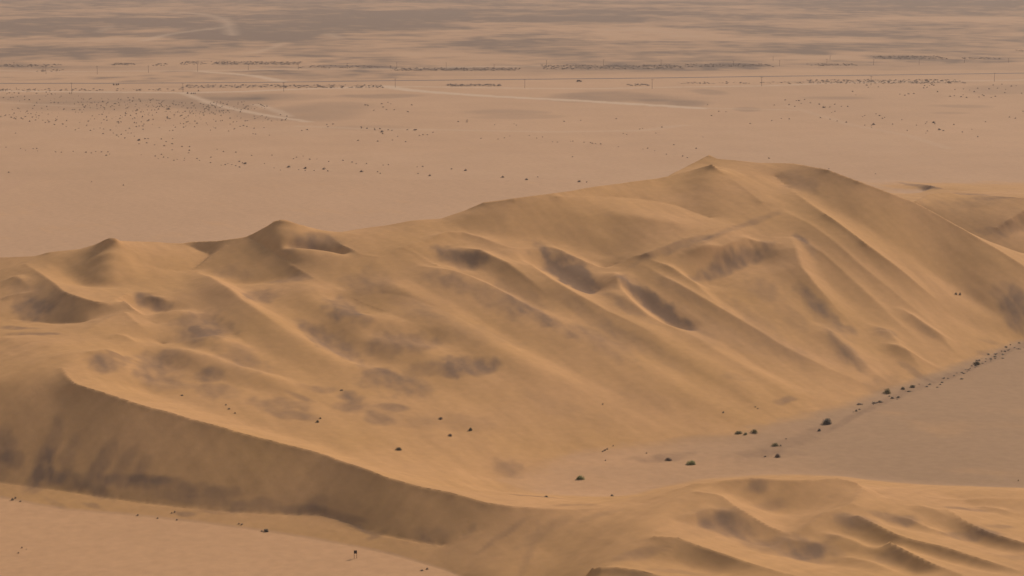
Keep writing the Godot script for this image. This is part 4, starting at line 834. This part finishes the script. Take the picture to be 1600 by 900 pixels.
func sand_material(bump: float) -> StandardMaterial3D:
	var m := StandardMaterial3D.new()
	m.vertex_color_use_as_albedo = true
	m.roughness = 0.95
	m.metallic_specular = 0.2
	m.uv1_triplanar = true
	m.uv1_world_triplanar = true
	m.uv1_scale = Vector3(0.02, 0.02, 0.02)
	var n := noise(0.02, 77, 5)
	var img := n.get_seamless_image(512, 512)
	img.convert(Image.FORMAT_RGB8)
	for y in 512:
		for x in 512:
			var v := img.get_pixel(x, y).r
			v = 0.95 + 0.05 * v
			img.set_pixel(x, y, Color(v, v, v))
	m.albedo_texture = ImageTexture.create_from_image(img)
	var nb := noise(0.05, 78, 4)
	var bimg := nb.get_seamless_image(512, 512)
	bimg.convert(Image.FORMAT_RGBA8)
	bimg.bump_map_to_normal_map(bump)
	m.normal_enabled = true
	m.normal_texture = ImageTexture.create_from_image(bimg)
	m.normal_scale = 0.1
	return m

func build_ground() -> void:
	var mat := sand_material(2.0)
	var valley := PackedFloat32Array()
	var back := PackedFloat32Array()
	for i in GW:
		valley.append(curve_d(VALLEY, X0 + i * CELL))
		back.append(curve_d(BACK_VALLEY, X0 + i * CELL) if X0 + i * CELL > 155.0 else 1e9)
	# which sheet each cell belongs to: 0 plain, 1 main dune, 2 near dune, 3 front right dune, 4 back right dune
	var cells: Array = [PackedInt32Array(), PackedInt32Array(), PackedInt32Array(), PackedInt32Array(), PackedInt32Array()]
	for j in GH - 1:
		var d := D0 + j * CELL
		var shoulder := curve_x(SHOULDER, d)
		for i in GW - 1:
			var k := j * GW + i
			var which := 0
			if hgt[k] > 0.12:
				if d < valley[i]:
					which = 3 if X0 + i * CELL > shoulder else 2
				else:
					which = 4 if d > back[i] else 1
			cells[which].append(k)
	var names := ["desert_plain", "sand_dune", "sand_dune", "sand_dune", "sand_dune"]
	var labels := ["pale gravel and sand plain around and beyond the dunes", "large orange dune with a pointed summit and ribbed flank",
		"dune with a long sharp crest and a dark slip face", "low hummocky dune with curved crests and dark sand in its hollows",
		"low dunes behind the right shoulder of the large dune"]
	for w in 5:
		var remap := PackedInt32Array()
		remap.resize(GW * GH)
		remap.fill(-1)
		var vs := PackedVector3Array()
		var ns := PackedVector3Array()
		var cs := PackedColorArray()
		var ix := PackedInt32Array()
		for k in cells[w]:
			for kk in [k, k + 1, k + GW, k + GW + 1]:
				if remap[kk] < 0:
					remap[kk] = vs.size()
					var i: int = kk % GW
					var j: int = int(kk / float(GW))
					var x := X0 + i * CELL
					var d := D0 + j * CELL
					var h := hgt[kk]
					vs.append(Vector3(x + shift_x[kk], h, -d - shift_d[kk]))
					if i > 0 and j > 0 and i < GW - 1 and j < GH - 1:
						ns.append(Vector3(hgt[kk - 1] - hgt[kk + 1], 2.0 * CELL, hgt[kk + GW] - hgt[kk - GW]).normalized())
					else:
						ns.append(Vector3.UP)
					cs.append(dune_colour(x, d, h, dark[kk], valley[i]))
			var a := remap[k]
			var b := remap[k + 1]
			var c := remap[k + GW]
			var e := remap[k + GW + 1]
			# split along the crest, never across it
			if absf(hgt[k] - hgt[k + GW + 1]) < absf(hgt[k + 1] - hgt[k + GW]):
				ix.append_array(PackedInt32Array([a, c, e, a, e, b]))
			else:
				ix.append_array(PackedInt32Array([a, c, b, b, c, e]))
		if w == 0:
			plain_sheet(vs, ns, cs, ix)
		var arr := []
		arr.resize(Mesh.ARRAY_MAX)
		arr[Mesh.ARRAY_VERTEX] = vs
		arr[Mesh.ARRAY_NORMAL] = ns
		arr[Mesh.ARRAY_COLOR] = cs
		arr[Mesh.ARRAY_INDEX] = ix
		var mesh := ArrayMesh.new()
		mesh.add_surface_from_arrays(Mesh.PRIMITIVE_TRIANGLES, arr)
		var o := put(mesh, names[w], mat, self)
		tag(o, labels[w], "", "", "structure")

# ------------------------------------------------------------------ the plain beyond, to the horizon
func plain_sheet(vs: PackedVector3Array, ns: PackedVector3Array, cs: PackedColorArray, ix: PackedInt32Array) -> void:
	# rows get farther apart with distance
	var rows := PackedFloat32Array()
	var inv := 1.0 / D1
	while inv > 1.0 / 6200.0:
		rows.append(1.0 / inv)
		inv -= 0.8 / (130.0 * 3500.0)
	for d in [6600.0, 7500.0, 9000.0, 12000.0, 18000.0, 40000.0]:
		rows.append(d)
	var cols := PackedFloat32Array([-3.0, -1.2, -0.6])
	var nc := 760
	for c in nc:
		cols.append(-0.34 + 0.68 * c / (nc - 1.0))
	cols.append_array(PackedFloat32Array([0.6, 1.2, 3.0]))
	var cw := cols.size()
	var rn := rows.size()
	var stony := PackedFloat32Array()
	stony.resize(cw * rn)
	var dust := PackedFloat32Array()
	dust.resize(cw * rn)
	var n1 := noise(0.004, 91, 4)
	var n2 := noise(0.02, 92, 3)
	var per := (nc - 1.0) / 0.68
	for g in GRAVEL:
		var gx: float = g[0]
		var gd: float = g[1]
		var rx: float = g[2]
		var rd: float = g[3]
		for r in rn:
			var d := rows[r]
			if d < gd - rd * 1.6 or d > gd + rd * 1.6:
				continue
			var c0 := clampi(int(((gx - rx * 1.5) / d + 0.34) * per) + 3, 3, cw - 3)
			var c1 := clampi(int(((gx + rx * 1.5) / d + 0.34) * per) + 4, 3, cw - 3)
			for c in range(c0, c1):
				var x := cols[c] * d
				var u := (x - gx) / rx + n1.get_noise_2d(x * 1.5, d) * 0.7
				var v := (d - gd) / rd + n1.get_noise_2d(x * 1.5 + 4000.0, d) * 0.7
				var q := u * u + v * v
				if q < 1.5:
					stony[r * cw + c] += smooth01(1.5, 0.25, q) * g[4] as float
	for tr in TRACKS:
		var wd: float = tr[0]
		var p: Array = tr[2]
		for s in range(0, p.size() - 2, 2):
			var a := Vector2(p[s], p[s + 1])
			var b := Vector2(p[s + 2], p[s + 3])
			var l := a.distance_to(b)
			var u := (b - a) / l
			for r in rn:
				var d := rows[r]
				var soft := maxf(3.0, d * d * 0.8 / 455000.0)
				var reach := wd * 0.5 + soft
				if d < minf(a.y, b.y) - reach or d > maxf(a.y, b.y) + reach:
					continue
				var c0 := clampi(int(((minf(a.x, b.x) - reach) / d + 0.34) * per) + 2, 3, cw - 3)
				var c1 := clampi(int(((maxf(a.x, b.x) + reach) / d + 0.34) * per) + 4, 3, cw - 3)
				for c in range(c0, c1):
					var rel := Vector2(cols[c] * d, d) - a
					var q := clampf(rel.dot(u), 0.0, l)
					var dist := (rel - u * q).length() + n2.get_noise_2d(cols[c] * d * 3.0, d * 3.0) * wd * 0.3
					var f := clampf(1.0 - (dist - wd * 0.5 + soft * 0.5) / soft, 0.0, 1.0) * tr[1] as float
					var k := r * cw + c
					dust[k] = maxf(dust[k], f)
	var base := vs.size()
	for r in rn:
		var d := rows[r]
		var rough := smooth01(2300.0, 3300.0, d)
		for c in cw:
			var x := cols[c] * d
			var k := r * cw + c
			var h := 0.0
			if d > D1 + 1.0 and d < 9000.0:
				h = rough * n2.get_noise_2d(x * 0.7, d * 0.7) * 0.9
			vs.append(Vector3(x, h, -d))
			var nn := Vector3.UP
			if rough > 0.0 and d < 9000.0:
				var ax := n2.get_noise_2d((x + 5.0) * 0.7, d * 0.7) - n2.get_noise_2d((x - 5.0) * 0.7, d * 0.7)
				var ad := n2.get_noise_2d(x * 0.7, (d + 5.0) * 0.7) - n2.get_noise_2d(x * 0.7, (d - 5.0) * 0.7)
				nn = Vector3(-ax * rough * 0.9, 10.0, ad * rough * 0.9).normalized()
			ns.append(nn)
			var b1 := n1.get_noise_2d(x * 0.9, d * 0.75)
			var b2 := n2.get_noise_2d(x + 900.0, d)
			# stony ground begins north of the road along a ragged edge
			var edge := d + 420.0 * n1.get_noise_2d(x * 0.6, d * 0.6 + 9000.0) + 120.0 * b2
			var stone := smooth01(2150.0, 2330.0, edge)
			var b3 := n1.get_noise_2d(x * 4.0 + 700.0, d * 2.2)
			var col: Color = PLAIN_SAND * (1.0 + (0.05 + 0.08 * stone) * b1 + 0.05 * b2)
			var st := stony[k] + stone * (0.45 + 0.95 * b1 + 0.35 * b2 + 0.3 * b3) + 0.08 * b3
			st *= 0.85 + 0.4 * b2
			if st > 0.0:
				col = col.lerp(STONY, minf(st, 0.95))
			elif st < 0.0:
				col = col.lerp(TRACK_DUST, minf(-st * 0.6, 0.6))
			col = col.lerp(TRACK_DUST, dust[k])
			cs.append(Color(col.r, col.g, col.b))
	for r in rn - 1:
		for c in cw - 1:
			var a := base + r * cw + c
			ix.append_array(PackedInt32Array([a, a + cw, a + 1, a + 1, a + cw, a + cw + 1]))
	# beside, in front of and behind the viewpoint
	for q in [[-3750.0, X0, -4000.0, D1], [X1, 3750.0, -4000.0, D1], [X0, X1, -4000.0, D0]]:
		var b := vs.size()
		for s in 4:
			vs.append(Vector3(q[s % 2], 0.0, -(q[2] if s < 2 else q[3])))
			ns.append(Vector3.UP)
			cs.append(PLAIN_SAND)
		ix.append_array(PackedInt32Array([b, b + 2, b + 1, b + 1, b + 2, b + 3]))

func build_road() -> void:
	var st := SurfaceTool.new()
	st.begin(Mesh.PRIMITIVE_TRIANGLES)
	var n := int(ROAD.size() / 2.0)
	for s in n - 1:
		var a := Vector3(ROAD[2 * s], 0.06, -ROAD[2 * s + 1])
		var b := Vector3(ROAD[2 * s + 2], 0.06, -ROAD[2 * s + 3])
		var across := (b - a).cross(Vector3.UP).normalized() * 4.5
		for v in [a - across, b - across, a + across, a + across, b - across, b + across]:
			st.set_normal(Vector3.UP)
			st.add_vertex(v)
	var m := plain_material(Color(0.075, 0.053, 0.042), 0.95)
	m.cull_mode = BaseMaterial3D.CULL_DISABLED
	var o := put(st.commit(), "road", m, self)
	tag(o, "thin dark asphalt road crossing the far plain", "", "", "structure")

# ------------------------------------------------------------------ poles, sign, car
func tube(h: float, r0: float, r1: float) -> CylinderMesh:
	var c := CylinderMesh.new()
	c.height = h
	c.bottom_radius = r0
	c.top_radius = r1
	c.radial_segments = 10
	c.rings = 1
	return c

func box(x: float, y: float, z: float) -> BoxMesh:
	var b := BoxMesh.new()
	b.size = Vector3(x, y, z)
	return b

func build_poles() -> void:
	var wood := plain_material(Color(0.11, 0.08, 0.065), 0.9)
	var china := plain_material(Color(0.25, 0.2, 0.18), 0.4)
	var sets := [[ROAD_POLES, "wooden power pole with a crossarm beside the asphalt road", "power poles along the road", 0.17],
		[FAR_POLES, "wooden pole of the line beyond the asphalt road", "poles of the line beyond the road", 0.16]]
	for sset in sets:
		var t: Array = sset[0]
		var first: Node3D = null
		for s in range(0, t.size(), 3):
			var at := Vector3(t[s], -0.3, -t[s + 1])
			var hh: float = t[s + 2]
			var p: Node3D
			if first == null:
				p = thing("power_pole", at)
				first = p
				var post := put(tube(8.8, sset[3], sset[3] * 0.75), "post", wood, p)
				post.position.y = 4.4
				var arm := put(box(2.2, 0.16, 0.14), "crossarm", wood, p)
				arm.position = Vector3(0, 8.3, 0.26)
				for q in [-0.95, 0.0, 0.95]:
					var ins := put(tube(0.3, 0.07, 0.04), "insulator", china, p)
					ins.position = Vector3(q, 8.53, 0.26)
			else:
				p = copy_of(first, "power_pole")
				p.position = at
			p.scale = Vector3(1.0, hh / 8.6, 1.0)
			tag(p, sset[1], "power pole", sset[2])

func build_sign() -> void:
	var at := on_ground(SIGN_AT[0], SIGN_AT[1], 0.06)
	var s := thing("notice_sign", at, 0.08)
	tag(s, "small dark board standing on two thin posts on the sand", "sign")
	var post_m := plain_material(Color(0.16, 0.075, 0.05), 0.85)
	var board_m := plain_material(Color(0.018, 0.01, 0.006), 0.8)
	for q in [-0.27, 0.27]:
		var p := put(box(0.09, 1.78, 0.08), "post", post_m, s)
		p.position = Vector3(q, 0.89, 0)
	var b := put(box(0.66, 0.70, 0.05), "board", board_m, s)
	b.position = Vector3(0, 1.44, 0.066)
	var rail := put(box(0.62, 0.06, 0.03), "rail", post_m, s)
	rail.position = Vector3(0, 1.12, -0.056)

func build_car() -> void:
	var at := Vector3(CAR_AT[0], 0.02, -CAR_AT[1])
	var car := thing("parked_car", at, 0.06)
	tag(car, "dark car near the asphalt road on the far plain", "car")
	var paint := plain_material(Color(0.02, 0.014, 0.012), 0.35)
	var glass := plain_material(Color(0.01, 0.011, 0.012), 0.1)
	var rubber := plain_material(Color(0.015, 0.015, 0.015), 0.9)
	var steel := plain_material(Color(0.3, 0.3, 0.3), 0.4)
	var lower := PackedVector2Array([Vector2(-2.5, 0.42), Vector2(2.45, 0.42), Vector2(2.5, 0.8), Vector2(2.35, 1.02), Vector2(1.3, 1.12), Vector2(-2.4, 1.12), Vector2(-2.5, 1.0)])
	var upper := PackedVector2Array([Vector2(-2.1, 1.12), Vector2(1.25, 1.12), Vector2(0.55, 1.72), Vector2(0.3, 1.78), Vector2(-1.7, 1.78), Vector2(-1.95, 1.7)])
	put(extrude(lower, 1.8), "body", paint, car)
	var cab := put(extrude(upper, 1.6), "cabin", paint, car)
	for side in [-1.0, 1.0]:
		for q in [[-1.85, -1.0], [-0.92, -0.05], [0.03, 0.75]]:
			var w := put(box(q[1] - q[0] - 0.06, 0.42, 0.012), "window", glass, cab)
			w.position = Vector3((q[0] + q[1]) * 0.5, 1.42, side * 0.803)
		for x in [-1.55, 1.5]:
			var wheel := put(tube(0.22, 0.36, 0.36), "wheel", rubber, car)
			wheel.rotation.x = PI / 2.0
			wheel.position = Vector3(x, 0.36, side * 0.80)
			var rim := put(tube(0.23, 0.2, 0.2), "rim", steel, wheel)
			rim.position.y = 0.006 * side
		var lamp := put(box(0.02, 0.14, 0.3), "headlight", plain_material(Color(0.5, 0.5, 0.48), 0.2), car)
		lamp.position = Vector3(2.49, 0.78, side * 0.62)

func extrude(poly: PackedVector2Array, wide: float) -> ArrayMesh:
	var st := SurfaceTool.new()
	st.begin(Mesh.PRIMITIVE_TRIANGLES)
	st.set_smooth_group(-1)
	var n := poly.size()
	var tri := Geometry2D.triangulate_polygon(poly)
	for side in [-1.0, 1.0]:
		for t in range(0, tri.size(), 3):
			var a := poly[tri[t]]
			var b := poly[tri[t + 1]]
			var c := poly[tri[t + 2]]
			if ((b - a).cross(c - a) > 0.0) == (side > 0.0):
				var sw := b
				b = c
				c = sw
			for v in [a, b, c]:
				st.add_vertex(Vector3(v.x, v.y, side * wide * 0.5))
	for s in n:
		var a := poly[s]
		var b := poly[(s + 1) % n]
		var z := wide * 0.5
		for v in [Vector3(a.x, a.y, -z), Vector3(b.x, b.y, z), Vector3(b.x, b.y, -z), Vector3(a.x, a.y, -z), Vector3(a.x, a.y, z), Vector3(b.x, b.y, z)]:
			st.add_vertex(v)
	st.generate_normals()
	return st.commit()

# ------------------------------------------------------------------ shrubs
func leaf_mound(rng: RandomNumberGenerator, n: int, leaf: float, col: Color, hollow := 0.0) -> ArrayMesh:
	# unit mound: width 1 (x, z -0.5..0.5), height 1, ragged edge, of small leaf faces
	var vs := PackedVector3Array()
	var ns := PackedVector3Array()
	var cs := PackedColorArray()
	var lobes := []
	for q in 6:
		var a := rng.randf() * TAU
		lobes.append(Vector3(cos(a) * rng.randf_range(0.05, 0.27), 0.0, sin(a) * rng.randf_range(0.05, 0.27)))
	while vs.size() < n * 3:
		var o: Vector3 = lobes[rng.randi() % 6]
		var a := rng.randf() * TAU
		var up := rng.randf()
		var r := 0.26 * pow(rng.randf(), 0.4)
		var flat := sqrt(1.0 - up * up)
		var p := o + Vector3(cos(a) * flat * r, 0.0, sin(a) * flat * r)
		var q := Vector2(p.x, p.z).length()
		if q > 0.5 or q < hollow:
			continue
		p.y = up * (r / 0.26) * (1.0 - 1.6 * q * q) * 0.95 + 0.02
		var d1 := Vector3(rng.randfn(), rng.randfn() * 0.7, rng.randfn()).normalized() * leaf
		var d2 := Vector3(rng.randfn(), rng.randfn() * 0.7, rng.randfn()).normalized() * leaf
		var nn := d1.cross(d2).normalized()
		if nn.dot(p - Vector3(0, -0.3, 0)) < 0.0:
			nn = -nn
			var sw := d1
			d1 = d2
			d2 = sw
		var c := col * rng.randf_range(0.65, 1.4)
		for v in [p - (d1 + d2) * 0.33, p + d2 * 0.66, p + d1 * 0.66]:
			v.y = maxf(v.y, -0.05)
			vs.append(v)
			ns.append(nn)
			cs.append(Color(c.r, c.g, c.b))
	var arr := []
	arr.resize(Mesh.ARRAY_MAX)
	arr[Mesh.ARRAY_VERTEX] = vs
	arr[Mesh.ARRAY_NORMAL] = ns
	arr[Mesh.ARRAY_COLOR] = cs
	var m := ArrayMesh.new()
	m.add_surface_from_arrays(Mesh.PRIMITIVE_TRIANGLES, arr)
	return m

func stems_mesh(rng: RandomNumberGenerator, n: int) -> ArrayMesh:
	var st := SurfaceTool.new()
	st.begin(Mesh.PRIMITIVE_TRIANGLES)
	for s in n:
		var a := rng.randf() * TAU
		var tip := Vector3(cos(a) * rng.randf_range(0.1, 0.42), rng.randf_range(0.3, 0.8), sin(a) * rng.randf_range(0.1, 0.42))
		var foot := tip * Vector3(0.15, 0.0, 0.15) - Vector3(0, 0.05, 0)
		var side := Vector3(-sin(a), 0, cos(a)) * 0.012
		var out := Vector3(cos(a), 0, sin(a)) * 0.012
		for q in [[side, out], [out, -side], [-side, -out], [-out, side]]:
			for v in [foot + q[0], tip, foot + q[1]]:
				st.add_vertex(v)
	st.generate_normals()
	return st.commit()

func build_shrubs() -> void:
	var rng := RandomNumberGenerator.new()
	rng.seed = 4242
	var leafy := StandardMaterial3D.new()
	leafy.vertex_color_use_as_albedo = true
	leafy.roughness = 0.85
	leafy.cull_mode = BaseMaterial3D.CULL_DISABLED
	leafy.backlight_enabled = true
	leafy.backlight = Color(0.12, 0.11, 0.06)
	var twig := plain_material(Color(0.09, 0.06, 0.04), 0.9)
	twig.cull_mode = BaseMaterial3D.CULL_DISABLED
	var colour := {"charcoal": Color(0.045, 0.042, 0.034), "green": Color(0.19, 0.18, 0.035), "olive": Color(0.21, 0.165, 0.055), "dark": Color(0.11, 0.085, 0.035), "dry": Color(0.19, 0.115, 0.07)}
	# on and round the dunes, the larger ones
	var words := ["large dark dome-shaped bush at the foot of the dune", "small dark pointed bush just below the large dark bush",
		"bright green mound bush alone on the interdune flat", "broad green cushion bush on the interdune flat beside a dry one",
		"dry brown cushion beside the broad green bush", "olive bush with a trailing tip on the interdune flat",
		"dry brown bush with grey twigs below the olive trailing bush", "tiny dry tuft beside the brown twiggy bush",
		"low olive bush of an open ring, its spread side", "low olive bush of an open ring, its dense end", "rounded olive bush beside the ring of low bushes",
		"small dark green bush alone above the long sharp crest", "small dark bush highest of the three on the lower slope", "small reddish dry bush below the highest of the three",
		"small dry bush upslope from the pair on the lower slope", "small dark bush on streaked dark sand above the crest", "tiny dark tuft touching the bush on streaked dark sand",
		"black bush on the edge where slip face meets plain", "dry tail of twigs beside the black bush", "tall olive bush on the debris line at the dune foot",
		"dark bush right of the tall olive bush on the debris line", "flat dark bush ending the row beside the tall olive bush", "dark bush in the thick of the debris line"]
	var wi := 0
	for b in DUNE_SHRUBS:
		var big: bool = b[3] > 1.5
		var root := thing("desert_bush", on_ground(b[1], b[2], 0.05), rng.randf() * TAU)
		tag(root, words[wi], "bush")
		wi += 1
		var col: Color = colour[b[0]]
		var fol := put(leaf_mound(rng, 1500 if big else 500, 0.075 if big else 0.12, col), "foliage", leafy, root)
		fol.scale = Vector3(b[3] * 1.1, b[4] * 1.05, b[3] * 0.85)
		var stm := put(stems_mesh(rng, 26), "stems", twig, root)
		stm.scale = Vector3(b[3], b[4], b[3] * 0.8)
	# small tufts
	var tufts := []
	for v in 6:
		tufts.append(leaf_mound(rng, 150, 0.2, [Color(0.18, 0.135, 0.08), Color(0.26, 0.18, 0.12), Color(0.12, 0.09, 0.055)][v % 3]))
	for s in range(0, SMALL_TUFTS.size(), 4):
		var o := put(tufts[rng.randi() % 6], "dry_tuft", leafy, self)
		o.position = on_ground(SMALL_TUFTS[s], SMALL_TUFTS[s + 1], 0.03)
		o.scale = Vector3(SMALL_TUFTS[s + 2] * 1.1, SMALL_TUFTS[s + 3] * 1.1, SMALL_TUFTS[s + 2] * 0.9)
		o.rotation.y = rng.randf() * TAU
		tag(o, "small dry tuft of twigs on the sand of the dunes", "tuft", "small tufts scattered on the dune sand")
	# driftline of clods and dead twigs along the dune foot
	var n := int(DEBRIS_LINE.size() / 2.0)
	for s in n - 1:
		var a := Vector2(DEBRIS_LINE[2 * s], DEBRIS_LINE[2 * s + 1])
		var b := Vector2(DEBRIS_LINE[2 * s + 2], DEBRIS_LINE[2 * s + 3])
		var many := 2 + s + (4 if s >= 5 else 0)
		for q in many:
			var p := a.lerp(b, (q + rng.randf()) / many)
			p.y += rng.randfn() * 3.0
			var w := rng.randf_range(0.5, 1.3)
			var o := put(tufts[rng.randi() % 6], "dead_shrub", leafy, self)
			o.position = on_ground(p.x, p.y, 0.03)
			o.scale = Vector3(w * 1.4, w * 0.34, w)
			o.rotation.y = rng.randf() * TAU
			tag(o, "dead shrub in the dark line along the dune foot", "shrub", "dead shrubs along the dune foot")
	# the plain beyond
	var domes := []
	for v in 5:
		domes.append(leaf_mound(rng, 80, 0.3, Color(0.085, 0.062, 0.042) * [1.0, 0.75, 1.3, 0.9, 1.1][v]))
	for s in range(0, PLAIN_SHRUBS.size(), 3):
		var w: float = PLAIN_SHRUBS[s + 2]
		var o := put(domes[rng.randi() % 5], "plain_shrub", leafy, self)
		o.position = Vector3(PLAIN_SHRUBS[s], -0.02, -PLAIN_SHRUBS[s + 1])
		o.scale = Vector3(w * 1.15, w * 0.55, w)
		o.rotation.y = rng.randf() * TAU
		var px: float = PLAIN_SHRUBS[s]
		var pd: float = PLAIN_SHRUBS[s + 1]
		if w > 1.9:
			tag(o, "larger dark shrub standing apart on the pale plain beyond the dunes", "shrub", "larger shrubs on the plain")
		elif pd > 1600.0 and px > 150.0:
			tag(o, "tiny shrub in the loose cluster on stony sand below the road poles", "shrub", "shrubs below the road poles")
		elif px < -85.0:
			tag(o, "small dark shrub in the long drift of shrubs on the plain", "shrub", "shrubs in the long drift")
		else:
			tag(o, "small dark shrub scattered on bare plain behind the large dune", "shrub", "shrubs behind the large dune")
	for s in range(0, ROADSIDE_SHRUBS.size(), 4):
		var o := put(domes[1], "roadside_shrub", leafy, self)
		o.position = Vector3(ROADSIDE_SHRUBS[s], -0.02, -ROADSIDE_SHRUBS[s + 1])
		o.scale = Vector3(ROADSIDE_SHRUBS[s + 2] * 1.15, ROADSIDE_SHRUBS[s + 3] * 1.1, ROADSIDE_SHRUBS[s + 2])
		o.rotation.y = rng.randf() * TAU
		tag(o, "dark upright shrub close beside the road or its poles", "shrub", "dark shrubs beside the road")
	# too many to count: the scrub field and the thickets along the lines
	var xf: Array[Transform3D] = []
	for f in SHRUB_FIELDS:
		for q in int(f[4]):
			var a := rng.randf() * TAU
			var r := sqrt(rng.randf())
			var x: float = f[0] + cos(a) * r * f[2]
			var d: float = f[1] + sin(a) * r * f[3]
			var w := rng.randf_range(0.6, 1.6)
			xf.append(Transform3D(Basis(Vector3.UP, rng.randf() * TAU).scaled(Vector3(w, w * 0.55, w)), Vector3(x, -0.02, -d)))
	for s in range(0, PLAIN_SPECKS.size(), 3):
		var w: float = PLAIN_SPECKS[s + 2]
		xf.append(Transform3D(Basis(Vector3.UP, rng.randf() * TAU).scaled(Vector3(w, w * 0.55, w)), Vector3(PLAIN_SPECKS[s], -0.02, -PLAIN_SPECKS[s + 1])))
	scrub(xf, domes[0], leafy, "scrub_field", "scatter of tiny dark shrubs over the stony ground below the road")
	xf = []
	for t in THICKETS:
		for q in int(t[4]) * 2:
			var x := rng.randf_range(t[0], t[1])
			var d := rng.randf_range(t[2], t[3])
			var w := rng.randf_range(0.8, 2.6)
			xf.append(Transform3D(Basis(Vector3.UP, rng.randf() * TAU).scaled(Vector3(w * 1.3, w * 0.36, w)), Vector3(x, -0.1, -d)))
	scrub(xf, leaf_mound(rng, 80, 0.3, Color(0.24, 0.17, 0.13)), leafy, "thicket_band", "bands of low dusty thicket along the road and the pole line")

func scrub(xf: Array[Transform3D], mesh: Mesh, mat: Material, called: String, label: String) -> void:
	var mm := MultiMesh.new()
	mm.transform_format = MultiMesh.TRANSFORM_3D
	mm.mesh = mesh
	mm.instance_count = xf.size()
	for q in xf.size():
		mm.set_instance_transform(q, xf[q])
	var o := MultiMeshInstance3D.new()
	o.multimesh = mm
	o.material_override = mat
	o.name = numbered(called)
	add_child(o)
	tag(o, label, "scrub", "", "stuff")
